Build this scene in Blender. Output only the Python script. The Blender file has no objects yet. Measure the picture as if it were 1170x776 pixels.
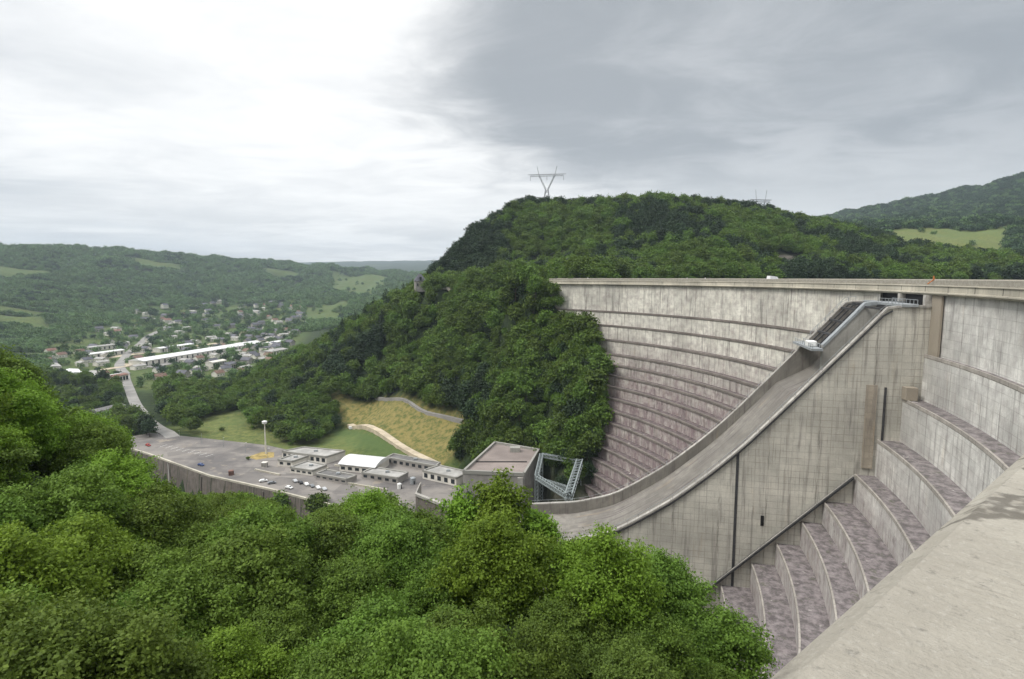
# dam seen from its crest
import numpy as np, math
CTRL=[(0.0,12.0,-17.0),(-15.0,20.0,-23.0),(-30.0,31.0,-29.0),(-8.0,30.0,-30.0),(8.0,30.0,-31.0),(-54.0,60.0,-21.0),(-40.0,45.0,-26.0),(-90.0,60.0,-8.0),(-120.0,90.0,-12.0),(-60.0,20.0,-6.0),(-30.0,-10.0,-3.0),(-10.0,-5.0,-4.0),(-60.0,-60.0,8.0),(20.0,-40.0,-3.0),(60.0,-60.0,-2.0),(-140.0,0.0,20.0),(-250.0,60.0,30.0),(-300,200,0),(-250.0,150.0,-10.0),(-160.0,140.0,-45.0),(-200,200,-75),(-400,300,-20),(-350,330,-80),(-500,420,-70),(-450,400,-112),(-57.0,70.0,-26.0),(-60.0,82.0,-36.0),(-66.0,102.0,-51.0),(-80.0,150.0,-76.0),(-45.0,150.0,-76.0),(-25.0,110.0,-56.0),(-12.0,130.0,-78.0),(-100,190,-98),(-150,230,-106),(-60,190,-110),(-100,218,-118),(-30,165,-104),(-2.0,45.0,-33.0),(-15.0,70.0,-42.0),(0.0,90.0,-62.0),(0.0,140.0,-98.0),(11.0,60.0,-40.0),(17.0,55.0,-42.0),(20.0,47.0,-42.0),(10.0,38.0,-34.0),(28.0,52.0,-60.0),(24.0,40.0,-50.0),(16.0,25.0,-34.0),(9.0,13.0,-18.0),(35.0,70.0,-78.0),(50.0,100.0,-98.0),(30.0,110.0,-98.0),(20.0,130.0,-112.0),(5,160,-118),(-20,190,-122),(40,170,-118),(30,220,-115),(0,230,-116),(-30,250,-116),(-60,262,-114),(-279,380,-112),(-230,360,-112),(-170,320,-112),(-89,285,-112),(-210,390,-112),(-155,360,-112),(-120,414,-112),(-95,342,-112),(-33,318,-112),(-39,291,-113),(-10,300,-112),(15,300,-108),(-250,402,-112),(-317,469,-113),(-439,640,-118),(-218,440,-111),(-190,450,-110),(-340,400,-114),(-400,480,-118),(-560,714,-125),(-558,825,-125),(-395,714,-124),(-522,1097,-125),(-795,977,-123),(-581,1400,-124),(-808,1291,-120),(-650,900,-126),(-700,1150,-125),(-480,900,-125),(-430,1000,-122),(-300,600,-116),(-141,440,-94),(-84,395,-93),(-31,355,-93),(-34,330,-105),(-94,385,-104),(-52,395,-83),(7,315,-73),(23,270,-85),(-12,315,-93),(-60,460,-53),(-108,520,-34),(-160,560,-55),(-190,520,-83),(-223,500,-107),(-15,380,-57),(-17,440,-10),(9,385,-27),(-111,460,-74),(18,332,-50),(-180,470,-98),(-116,450,-94),(-85,520,-18),(-65,480,-11),(30,352,-4),(-16,430,-9),(-38,450,-10),(9,400,-9),(-125,560,-32),(-150,640,-60),(-250,700,-100),(-60,640,-10),(-52,520,-14),(-25,505,-13),(0,500,-12),(20,480,-11),(-75,560,-22),(-69,575,8),(-44,620,42),(-10,650,67),(15,665,77),(65,660,73),(114,660,76),(171,650,79),(214,660,78),(264,660,70),(324,680,63),(387,720,58),(461,760,49),(13,580,24),(94,540,22),(164,500,16),(259,540,14),(391,620,22),(502,640,16),(553,620,12),(420,580,7),(46,460,-3),(120,450,-3),(226,470,-3),(317,500,-3),(409,520,-3),(447,500,-3),(541,800,40),(681,800,41),(648,960,77),(815,960,80),(746,1060,96),(938,1060,96),(710,700,10),(1163,1000,56),(1669,1900,310),(1530,1900,268),(1362,1900,226),(1221,1900,192),(2028,1900,407),(2462,1900,351),(1417,2500,267),(1098,2300,197),(1078,1500,151),(1238,1400,151),(300,1100,20),(100,900,30),(0,1500,-20),(-100,1000,-60),(-1780,2000,89),(-1677,2100,90),(-1558,2300,86),(-1466,2500,83),(-1379,2700,74),(-1217,2800,68),(-847,3000,42),(-1978,1900,98),(-2283,1700,113),(-665,3000,10),(-514,3200,11),(-1169,1300,-70),(-1119,1500,-80),(-1123,1900,-71),(-962,2200,-64),(-798,880,-117),(-736,2600,-32),(-686,1900,-94),(-505,1600,-99),(-512,1300,-120),(-953,900,-91),(-1323,1100,-26),(-1409,1900,2),(-1520,1700,1),(-1353,2300,20),(-1089,2500,4),(-582,2300,-50),(-3123,3500,70),(-2351,4000,53),(-1216,4300,13),(-241,4500,1),(614,3500,70),(-4089,8000,182),(-2869,8000,170),(-2398,8500,232),(-1647,8000,194),(-1063,8200,211),(183,8000,230),(-5922,8000,146),(150.0,60.0,-40.0),(130,200,-60),(90,330,-30),(200.0,150.0,-50.0),(300,250,-50),(250,350,-45),(150,390,-25),(400,300,-40),(350.0,100.0,-50.0),(200.0,0.0,-20.0),(120.0,-20.0,-8.0),(500,400,-20),(28,343,-22),(35,332,-30),(43,319,-38),(48,308,-46),(49,296,-54),(46,287,-62),(42,275,-72),(38,266,-80),(35,259,-88),(31,253,-94),(26,302,-63),(37,320,-46),(29,342,-33),(19,362,-17),(-104,540,-27),(-75,505,-15)]

CP=np.array(CTRL,float)
CEN=(-101.,183.); RAD=209.
RIVER=[(10,182),(-30,192),(-75,222),(-110,243),(-180,285),(-240,322),(-300,362),(-380,400),(-520,480),(-700,560),(-900,640)]
WALL=[(-300,392),(-279,380),(-230,351),(-170,311),(-128,291),(-89,270),(-62,256)]
def _rbf():
    n=len(CP); D=np.hypot(CP[:,None,0]-CP[None,:,0],CP[:,None,1]-CP[None,:,1])
    A=np.zeros((n+3,n+3)); A[:n,:n]=-D; A[:n,n]=1; A[:n,n+1]=CP[:,0]/1e3; A[:n,n+2]=CP[:,1]/1e3; A[n:,:n]=A[:n,n:].T
    A[:n,:n]-=np.eye(n)*0.5
    return np.linalg.solve(A,np.concatenate([CP[:,2],[0,0,0]]))
_W=_rbf()
def seg_dist(x,y,pl):
    best=np.full(x.shape,1e9)
    for (ax,ay),(bx,by) in zip(pl[:-1],pl[1:]):
        dx,dy=bx-ax,by-ay; t=np.clip(((x-ax)*dx+(y-ay)*dy)/(dx*dx+dy*dy),0,1)
        best=np.minimum(best,np.hypot(x-ax-t*dx,y-ay-t*dy))
    return best
def inpoly(x,y,poly):
    r=np.zeros(x.shape,bool); n=len(poly)
    for i in range(n):
        ax,ay=poly[i]; bx,by=poly[(i+1)%n]
        if ay==by: continue
        c=((ay>y)!=(by>y))&(x<(bx-ax)*(y-ay)/(by-ay)+ax); r^=c
    return r
def sst(a,b,v):
    t=np.clip((v-a)/(b-a),0,1); return t*t*(3-2*t)
YARD=[(-48,285),(-28,232),(5,196),(30,196),(27,225),(23,250),(17,276),(-8,298)]
OFFP=[(-19,0.0),(-19.5,1.4),(-30.5,5.5),(-41.5,10.5),(-50.8,15.2),(-58.5,22.2),(-64.4,27.4),(-71,33.),(-77,39.2),(-84.4,46.8),(-92,54.),(-100,61.),(-108,68.),(-116,75.),(-124,82.)]
def off_at(z): return np.interp(-np.asarray(z,float),[-a for a,b in OFFP],[b for a,b in OFFP])
def dam_z(off): return np.interp(off,[b for a,b in OFFP],[a for a,b in OFFP])
def sb_at(off): return np.interp(off,[0,3.8,7,10.6,14.6,21,29,39,47,53,59,90],[417,403,391,374,362,352,345,336,329,324,318,300])
def fade_noise(x,y):
    s=np.zeros(x.shape)
    for i,(f,a) in enumerate([(1/310.,1.),(1/170.,.6),(1/83.,.35),(1/37.,.16)]):
        ph=i*1.7
        s+=a*np.sin(x*f*6.28+1.3*np.sin(y*f*4.1+ph)+ph)*np.cos(y*f*5.3+1.1*np.sin(x*f*3.7+2*ph))
    return s
def height(x,y):
    x=np.asarray(x,float); y=np.asarray(y,float); sh=x.shape; x=x.ravel(); y=y.ravel(); z=np.empty(x.shape)
    n=len(CP)
    for i in range(0,len(x),20000):
        a=x[i:i+20000]; b=y[i:i+20000]
        D=np.hypot(a[:,None]-CP[None,:,0],b[:,None]-CP[None,:,1])
        z[i:i+20000]=-D@_W[:n]+_W[n]+_W[n+1]*a/1e3+_W[n+2]*b/1e3
    d=np.hypot(x,y)
    z+=fade_noise(x,y)*sst(450,1800,d)*11*sst(-118,-85,z)
    r=np.hypot(x-CEN[0],y-CEN[1]); ang=np.degrees(np.arctan2(y-CEN[1],x-CEN[0]))
    # keep ground under the dam and the chute block
    s=(ang+61.1)/180*math.pi*RAD
    dz=dam_z(np.clip(RAD-r,0,90))-4
    w=sst(40,78,s)*(1-sst(-1,7,s-sb_at(RAD-r)))*(r<RAD+14)*(RAD-r<84)
    z=np.where(w>0,np.minimum(z,z*(1-w)+dz*w),z)
    off=RAD-r; sb=sb_at(np.clip(off,0,90)); dsz=np.interp(off,[0,4,10,90],[-6,-18,-38,-126])
    w2=sst(2,16,s-sb)*(1-sst(20,50,s-sb))*(off<84)*(off>-3)*(y>200)*(x>-20)
    z=np.where(w2>0,np.maximum(z,z*(1-w2)+(np.maximum(z,dsz+5))*w2),z)
    # valley floor
    z=np.where((d>300)&(y>420),np.maximum(z,-126+0*z),z)
    lotd=-seg_dist(x,y,WALL)
    dr=seg_dist(x,y,RIVER)
    z=np.where(dr<40,np.minimum(z,-127.5+12*sst(25,40,dr)+0*z),z)
    z=np.where(inpoly(x,y,YARD),np.minimum(z,-108.),z)
    return z.reshape(sh)
HAZE=8e-5
EXPO=0.45
import bpy, bmesh, random
from mathutils import Vector, Matrix
LAWN=[(-261,425),(-261,476),(-200,446),(-108,382),(-99,347),(-146,361),(-169,376),(-205,387)]
EMB=[(-145,449),(-105,431),(-31,358),(-28,337),(-44,327),(-121,416)]
FIELD_A=[(640,975),(813,950),(671,781),(434,655)]
FIELD_B=[(-879,2806),(-611,2855),(-488,1985),(-739,2351)]
FIELD_C=[(-769,1963),(-518,1822),(-426,1381),(-595,1514)]
FIELD_D=[(-1560,2300),(-1450,2400),(-1350,2380),(-1440,2200)]
FIELD_E=[(-1149,1159),(-1080,1290),(-900,1120),(-980,1060)]
FIELD_F=[(-611,1224),(-561,1399),(-430,1111),(-464,997)]
ROCK_A=[(14,560),(56,552),(56,535),(14,540)]
ROCK_B=[(237,546),(288,560),(257,506),(204,487)]
TOWN=[(-485,591),(-823,993),(-1021,1580),(-1009,1962),(-747,2027),(-522,1453),(-285,643),(-275,559),(-385,609)]
ROAD=[(-503,731),(-440,640),(-386,568),(-309,465),(-268,421),(-236,388),(-215,366)]
PATH=[(-121,416),(-69,350),(-36,318)]
UPATH=[(-106,436),(-64,387),(-31,356)]
VWOOD=[(-278,445),(-400,630),(-436,727),(-285,643),(-190,498),(-131,452),(-112,387),(-136,382),(-161,393),(-183,408),(-206,438),(-238,469),(-249,428)]
STRIP=[(-132,398),(-117,418),(-95,395),(-62,352),(-32,324),(-36,316),(-95,341),(-112,350),(-130,372)]
LOT=[(-279,380),(-230,351),(-170,311),(-128,291),(-89,270),(-62,256),(-40,262),(-20,280),(-18,318),(-36,324),(-66,338),(-95,346),(-130,352),(-165,372),(-205,385),(-240,396),(-262,402)]

scn=bpy.context.scene; COL=scn.collection
rng=random.Random(7); nrg=np.random.default_rng(11)
R=math.radians
# ------------------------------------------------------------ materials
def newmat(name):
    m=bpy.data.materials.new(name); m.use_nodes=True; nt=m.node_tree
    b=nt.nodes['Principled BSDF']; b.inputs['Roughness'].default_value=.85
    b.inputs['Specular IOR Level'].default_value=.25
    return m,nt,b
class G:
    def __init__(s,nt): s.nt=nt
    def n(s,t,**k):
        o=s.nt.nodes.new(t)
        for a,v in k.items(): setattr(o,a,v)
        return o
    def l(s,a,b): s.nt.links.new(a,b)
    def setv(s,sock,v):
        if isinstance(v,bpy.types.NodeSocket): s.l(v,sock)
        else: sock.default_value=v
    def math(s,op,a,b=0.,c=None,clamp=False):
        o=s.n('ShaderNodeMath',operation=op); o.use_clamp=clamp
        s.setv(o.inputs[0],a); s.setv(o.inputs[1],b)
        if c is not None: s.setv(o.inputs[2],c)
        return o.outputs[0]
    def mix(s,f,a,b,bt='MIX'):
        o=s.n('ShaderNodeMix',data_type='RGBA',blend_type=bt); s.setv(o.inputs[0],f)
        for i,v in ((6,a),(7,b)):
            if isinstance(v,tuple) and len(v)==3: v=v+(1.,)
            s.setv(o.inputs[i],v)
        return o.outputs[2]
    def noise(s,vec,scale,detail=4.,rough=.55,dist=0.):
        o=s.n('ShaderNodeTexNoise'); s.l(vec,o.inputs['Vector'])
        o.inputs['Scale'].default_value=scale; o.inputs['Detail'].default_value=detail; o.inputs['Roughness'].default_value=rough; o.inputs['Distortion'].default_value=dist
        return o.outputs['Fac']
    def maprange(s,v,a,b,c=0.,d=1.,smooth=True):
        o=s.n('ShaderNodeMapRange'); o.interpolation_type='SMOOTHSTEP' if smooth else 'LINEAR'
        s.setv(o.inputs[0],v); o.inputs[1].default_value=a; o.inputs[2].default_value=b; o.inputs[3].default_value=c; o.inputs[4].default_value=d
        return o.outputs[0]
    def scale(s,vec,v,loc=(0,0,0)):
        o=s.n('ShaderNodeMapping'); s.l(vec,o.inputs[0]); o.inputs['Scale'].default_value=v; o.inputs['Location'].default_value=loc
        return o.outputs[0]
    def bump(s,h,b,strength=.4,dist=.1):
        o=s.n('ShaderNodeBump'); o.inputs['Strength'].default_value=strength; o.inputs['Distance'].default_value=dist
        s.l(h,o.inputs['Height']); s.l(o.outputs[0],b.inputs['Normal'])
def simple(name,col,rough=.8,var=.25,scale=.3,metal=0.,bump=0.):
    m,nt,b=newmat(name); g=G(nt); tc=g.n('ShaderNodeTexCoord')
    f=g.noise(tc.outputs['Object'],scale,5.)
    d=tuple(c*(1-var) for c in col); e=tuple(min(1,c*(1+var)) for c in col)
    c=g.mix(g.maprange(f,.3,.7),d,e); g.l(c,b.inputs['Base Color'])
    b.inputs['Roughness'].default_value=rough; b.inputs['Metallic'].default_value=metal
    if bump: g.bump(g.noise(tc.outputs['Object'],scale*12,3.),b,.5,bump)
    return m
def concrete(name,base,stain=(.12,.105,.10),mauve=.0,grid=(3.,1.7),gridk=.45,streak=.5,joint=0.,dirt=True,orange=.15,patch=.35,dirtcol=(.15,.12,.12),zone=(-24.,-64.)):
    m,nt,b=newmat(name); g=G(nt)
    uv=g.n('ShaderNodeUVMap',uv_map='UVMap').outputs[0]; geo=g.n('ShaderNodeNewGeometry')
    pos=geo.outputs['Position']
    big=g.noise(uv,.045,6.,.6); mid=g.noise(uv,.35,5.,.6); fine=g.noise(uv,2.2,4.,.6)
    light=tuple(min(.9,c*1.22) for c in base); dark=tuple(c*.72 for c in base)
    c=g.mix(g.maprange(big,.33,.67),dark,light)
    c=g.mix(g.math('MULTIPLY',g.maprange(mid,.35,.72),patch),c,tuple(c_*.62 for c_ in base))
    c=g.mix(g.math('MULTIPLY',g.maprange(fine,.3,.75),.22),c,tuple(c_*.6 for c_ in base))
    if mauve:
        sep=g.n('ShaderNodeSeparateXYZ'); g.l(pos,sep.inputs[0])
        dep=g.maprange(sep.outputs[2],zone[0],zone[1],0.,1.)
        mv=g.math('MULTIPLY',g.math('ADD',dep,g.math('MULTIPLY',g.maprange(mid,.4,.7),.5)),mauve,clamp=True)
        mv=g.math('MULTIPLY',mv,g.maprange(g.noise(g.scale(uv,(.25,.12,1.)),1.,5.,.65),.25,.6,.35,1.))
        c=g.mix(mv,c,(.235,.18,.185))
        wp=g.maprange(g.noise(g.scale(uv,(.30,.16,1.),(31,7,0)),1.,6.,.75),.56,.68)
        c=g.mix(g.math('MULTIPLY',wp,.6),c,(.50,.47,.45))
        bp=g.maprange(g.noise(g.scale(uv,(.5,.22,1.),(3,57,0)),1.,6.,.75),.55,.66); c=g.mix(g.math('MULTIPLY',g.math('MULTIPLY',bp,dep),.6),c,(.10,.075,.08))
    if streak:
        st=g.noise(g.scale(uv,(.75,.045,1.)),1.,5.,.62); st2=g.noise(g.scale(uv,(2.6,.10,1.),(9,3,0)),1.,4.,.6)
        c=g.mix(g.math('MULTIPLY',g.maprange(st,.50,.68),streak,clamp=True),c,stain)
        c=g.mix(g.math('MULTIPLY',g.maprange(st2,.55,.72),min(1.,streak*.9)),c,stain)
        st3=g.noise(g.scale(uv,(.5,.03,1.),(40,13,0)),1.,5.,.6)
        c=g.mix(g.math('MULTIPLY',g.maprange(st3,.60,.76),streak*.5),c,light)
    if orange:
        og=g.noise(g.scale(uv,(.3,.06,1.),(77,3,0)),1.,5.,.6)
        c=g.mix(g.math('MULTIPLY',g.maprange(og,.58,.76),orange*2.2),c,(.40,.27,.13))
    hgt=fine
    if gridk:
        br=g.n('ShaderNodeTexBrick'); g.l(uv,br.inputs['Vector']); br.offset=0.; br.squash=1.
        br.inputs['Scale'].default_value=1.; br.inputs['Mortar Size'].default_value=.05; br.inputs['Mortar Smooth'].default_value=.6
        br.inputs['Brick Width'].default_value=grid[0]; br.inputs['Row Height'].default_value=grid[1]
        br.inputs['Color1'].default_value=(.88,.88,.88,1); br.inputs['Color2'].default_value=(1.07,1.06,1.05,1); br.inputs['Mortar'].default_value=(1,1,1,1)
        c=g.mix(.55,c,br.outputs['Color'],'MULTIPLY')
        br2=g.n('ShaderNodeTexBrick'); g.l(uv,br2.inputs['Vector']); br2.offset=0.; br2.inputs['Scale'].default_value=1.
        br2.inputs['Mortar Size'].default_value=.11; br2.inputs['Mortar Smooth'].default_value=.8; br2.inputs['Brick Width'].default_value=grid[0]; br2.inputs['Row Height'].default_value=grid[1]
        k=g.math('MULTIPLY',br2.outputs['Fac'],g.maprange(g.noise(uv,.16,4.,.6),.3,.65,.25,1.))
        c=g.mix(g.math('MULTIPLY',k,gridk),c,(.15,.13,.11))
    if joint:
        jb=g.n('ShaderNodeTexBrick'); wob=g.n('ShaderNodeVectorMath',operation='ADD')
        g.l(uv,wob.inputs[0]); nz=g.n('ShaderNodeTexNoise'); g.l(uv,nz.inputs['Vector']); nz.inputs['Scale'].default_value=.6
        sc=g.n('ShaderNodeVectorMath',operation='SCALE'); g.l(nz.outputs['Color'],sc.inputs[0]); sc.inputs['Scale'].default_value=.5; g.l(sc.outputs[0],wob.inputs[1])
        g.l(wob.outputs[0],jb.inputs['Vector']); jb.offset=0.; jb.inputs['Scale'].default_value=1.
        jb.inputs['Mortar Size'].default_value=.22; jb.inputs['Mortar Smooth'].default_value=1.; jb.inputs['Brick Width'].default_value=joint; jb.inputs['Row Height'].default_value=400.
        c=g.mix(g.math('MULTIPLY',g.math('MULTIPLY',jb.outputs['Fac'],g.maprange(g.noise(g.scale(uv,(.3,.12,1)),1.,4.),.35,.6)),.75),c,(.10,.09,.08))
    if dirt:
        sn=g.n('ShaderNodeSeparateXYZ'); g.l(geo.outputs['True Normal'],sn.inputs[0])
        up=g.maprange(sn.outputs[2],.5,.8)
        dc=g.mix(g.maprange(g.noise(uv,.5,7.,.72),.38,.64),tuple(c_*.8 for c_ in dirtcol),tuple(c_*2.3 for c_ in dirtcol))
        dc=g.mix(g.math('MULTIPLY',g.maprange(g.noise(uv,.33,6.,.7),.56,.66),.55),dc,(.06,.075,.03))
        dc=g.mix(g.math('MULTIPLY',g.maprange(g.noise(uv,.21,5.,.7),.62,.70),.8),dc,(.50,.46,.44))
        c=g.mix(g.math('MULTIPLY',up,.92),c,dc)
    g.l(c,b.inputs['Base Color']); b.inputs['Roughness'].default_value=.92
    g.bump(g.math('ADD',g.math('MULTIPLY',mid,1.5),fine),b,.5,.12)
    return m
M={}
M['face_far']=concrete('concrete_stepped_far',(.66,.64,.565),mauve=.85,gridk=.25,grid=(3.4,2.5),streak=.62,joint=13.,orange=.10,dirtcol=(.075,.06,.06))
M['face_near']=concrete('concrete_stepped_near',(.63,.62,.58),mauve=.5,zone=(-34.,-66.),gridk=.35,grid=(3.,2.1),streak=.45,joint=15.,orange=.12,dirtcol=(.105,.092,.092))
M['block']=concrete('concrete_block',(.50,.48,.42),gridk=.5,grid=(3.,1.75),streak=.5,joint=12.,orange=.10,dirt=False,patch=.25)
M['chute']=concrete('concrete_chute',(.225,.21,.185),gridk=.3,streak=.95,orange=.12,dirt=False,patch=.6)
M['rim']=concrete('concrete_rim',(.47,.45,.41),gridk=.5,grid=(4.,30.),streak=.5,orange=.1,dirt=False,patch=1.)
M['cornice']=concrete('concrete_cornice',(.52,.485,.40),gridk=.35,grid=(6.,40.),streak=.3,orange=.08,dirt=False)
M['brown']=concrete('concrete_stained_brown',(.37,.325,.26),gridk=.3,streak=.5,orange=.25,dirt=False)
M['plain']=concrete('concrete_plain',(.33,.32,.29),gridk=0,streak=.3,orange=.05,dirt=False)
M['road_crest']=simple('crest_roadway',(.16,.155,.15),.9,.2,1.5)
def asphalt_mat():
    m,nt,b=newmat('car_park_asphalt'); g=G(nt); pos=g.n('ShaderNodeNewGeometry').outputs['Position']
    c=g.mix(g.maprange(g.noise(pos,.035,6.,.65),.38,.62),(.135,.125,.12),(.235,.215,.195))
    c=g.mix(g.math('MULTIPLY',g.maprange(g.noise(pos,.09,5.,.7),.58,.66),.7),c,(.30,.26,.21))
    c=g.mix(g.math('MULTIPLY',g.maprange(g.noise(g.scale(pos,(.03,.25,1.)),1.,5.,.6),.55,.68),.6),c,(.085,.08,.078))
    vo=g.n('ShaderNodeTexVoronoi',feature='F1'); g.l(pos,vo.inputs['Vector']); vo.inputs['Scale'].default_value=.07; sp=g.n('ShaderNodeSeparateColor'); g.l(vo.outputs['Color'],sp.inputs[0])
    c=g.mix(g.math('MULTIPLY',g.math('GREATER_THAN',sp.outputs[0],.78),.35),c,(.09,.085,.083))
    g.l(c,b.inputs['Base Color']); b.inputs['Roughness'].default_value=.93; return m
M['asphalt']=asphalt_mat()
M['asphalt_road']=simple('road_asphalt',(.25,.24,.225),.9,.15,.1)
M['sandpath']=simple('sandy_path',(.46,.39,.29),.95,.2,.2)
M['dark']=simple('dark_opening',(.012,.012,.013),.7,.2,1.)
M['steel']=simple('galvanised_steel',(.33,.35,.36),.5,.15,1.,.3)
M['darksteel']=simple('dark_steel',(.06,.06,.062),.55,.2,1.,.3)
M['white']=simple('white_paint',(.72,.72,.70),.5,.06,1.)
M['orange']=simple('orange_paint',(.45,.16,.05),.6,.1,1.)
M['metal_roof']=simple('pale_sheet_roof',(.66,.66,.65),.55,.08,.2)
M['roof_ph']=concrete('powerhouse_roof_gravel',(.255,.215,.195),gridk=0,streak=0,orange=0,dirt=False,patch=.5)
M['flatroof']=simple('flat_roof_felt',(.34,.33,.31),.9,.25,.15)
M['flatroof_dark']=simple('dark_flat_roof_felt',(.16,.155,.15),.9,.25,.15)
M['wall_pale']=simple('pale_render',(.62,.59,.53),.85,.1,.3)
M['wall_grey']=simple('grey_render',(.30,.28,.26),.85,.15,.3)
M['slate']=simple('slate_roof',(.10,.10,.115),.7,.25,.4)
M['browntile']=simple('brown_tile_roof',(.17,.11,.085),.85,.25,.4)
M['redtile']=simple('red_tile_roof',(.21,.12,.095),.85,.2,.4)
M['glass']=simple('window_glass',(.03,.035,.04),.15,.1,1.)
M['lattice']=simple('grey_lattice_steel',(.24,.27,.27),.55,.15,1.,.2)
M['pylon']=simple('pylon_steel',(.24,.25,.26),.6,.1,1.,.3)
M['tyre']=simple('tyre_rubber',(.02,.02,.02),.9,.1,1.)
M['bark']=simple('bark',(.085,.065,.05),.95,.35,1.2,bump=.04)
M['lip']=concrete('ledge_lip_concrete',(.40,.37,.33),gridk=0,streak=.5,orange=.15,dirt=False,patch=.6)
M['kerb_dark']=concrete('shade_dirt_kerb_concrete',(.20,.175,.155),gridk=0,streak=.5,orange=.05,dirt=False,patch=.7)  # dark kerb colour: ledge dirt plus painted shadow of the ledge lines
M['rockwall']=concrete('retaining_masonry',(.19,.165,.145),stain=(.035,.045,.025),gridk=.6,grid=(2.2,1.1),streak=.95,orange=.1,dirt=False,patch=.8)
def foliage(name,c1,c2,trans=.30):
    m,nt,b=newmat(name); g=G(nt)
    oi=g.n('ShaderNodeObjectInfo'); at=g.n('ShaderNodeAttribute',attribute_name='tone')
    geo=g.n('ShaderNodeNewGeometry')
    t=g.math('ADD',g.math('MULTIPLY',at.outputs['Fac'],.62),g.math('MULTIPLY',oi.outputs['Random'],.42))
    t=g.math('ADD',t,g.math('MULTIPLY',g.math('SUBTRACT',g.noise(geo.outputs['Position'],.02,3.),.5),.7))
    c=g.mix(g.maprange(t,0.,1.,0.,1.,False),c1,c2)
    hs=g.n('ShaderNodeHueSaturation'); g.l(c,hs.inputs['Color']); g.l(g.maprange(oi.outputs['Random'],0.,1.,.472,.502,False),hs.inputs['Hue'])
    g.l(hs.outputs[0],b.inputs['Base Color']); b.inputs['Roughness'].default_value=.62; b.inputs['Specular IOR Level'].default_value=.2
    tr=g.n('ShaderNodeBsdfTranslucent'); g.l(hs.outputs[0],tr.inputs[0]); mx=g.n('ShaderNodeMixShader'); mx.inputs[0].default_value=trans
    g.l(b.outputs[0],mx.inputs[1]); g.l(tr.outputs[0],mx.inputs[2]); g.l(mx.outputs[0],nt.nodes['Material Output'].inputs[0])
    return m
M['leaf']=foliage('foliage_green',(.040,.085,.013),(.170,.290,.040))
M['leaf_bright']=foliage('foliage_bright',(.055,.120,.010),(.235,.40,.045),.35)
M['leaf_olive']=foliage('foliage_olive',(.034,.066,.012),(.150,.235,.038))
M['leaf_mid']=foliage('foliage_mid',(.026,.060,.012),(.130,.225,.036))
M['leaf_dark']=foliage('foliage_dark',(.012,.028,.012),(.035,.066,.024),.15)
M['leaf_far']=foliage('foliage_far',(.030,.078,.028),(.150,.255,.085),.2)
M['leaf_far_dark']=foliage('foliage_far_dark',(.014,.036,.016),(.045,.090,.038),.15)
def terrain_mat():
    m,nt,b=newmat('terrain_ground'); g=G(nt); geo=g.n('ShaderNodeNewGeometry'); pos=geo.outputs['Position']
    at=g.n('ShaderNodeVertexColor',layer_name='cover'); sp=g.n('ShaderNodeSeparateColor'); g.l(at.outputs[0],sp.inputs[0])
    n1=g.noise(pos,.02,6.,.65); n2=g.noise(pos,.12,5.,.65)
    wood=g.mix(g.maprange(n2,.35,.65),(.013,.024,.008),(.030,.046,.014))
    mead=g.mix(g.maprange(g.noise(pos,.25,6.,.72),.38,.62),(.055,.085,.024),(.14,.165,.05))
    mead=g.mix(g.maprange(n1,.40,.62),mead,(.085,.13,.04))
    dry=g.mix(g.maprange(g.noise(pos,.3,6.,.7),.33,.62),(.075,.095,.028),(.225,.185,.068))
    rock=g.mix(g.maprange(n2,.35,.65),(.04,.036,.028),(.13,.115,.10))
    c=g.mix(sp.outputs[0],wood,mead); c=g.mix(sp.outputs[1],c,dry); c=g.mix(sp.outputs[2],c,rock)
    g.l(c,b.inputs['Base Color']); b.inputs['Roughness'].default_value=1.; g.bump(g.noise(pos,.4,5.,.7),b,.8,.5)
    return m
M['terrain']=terrain_mat()
def water_mat(name,c):
    m,nt,b=newmat(name); g=G(nt); b.inputs['Base Color'].default_value=c+(1,); b.inputs['Roughness'].default_value=.08; b.inputs['Specular IOR Level'].default_value=.5
    g.bump(g.noise(g.n('ShaderNodeTexCoord').outputs['Object'],.8,4.),b,.25,.1); return m
M['water']=water_mat('river_water_surface',(.03,.04,.03)); 
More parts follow.
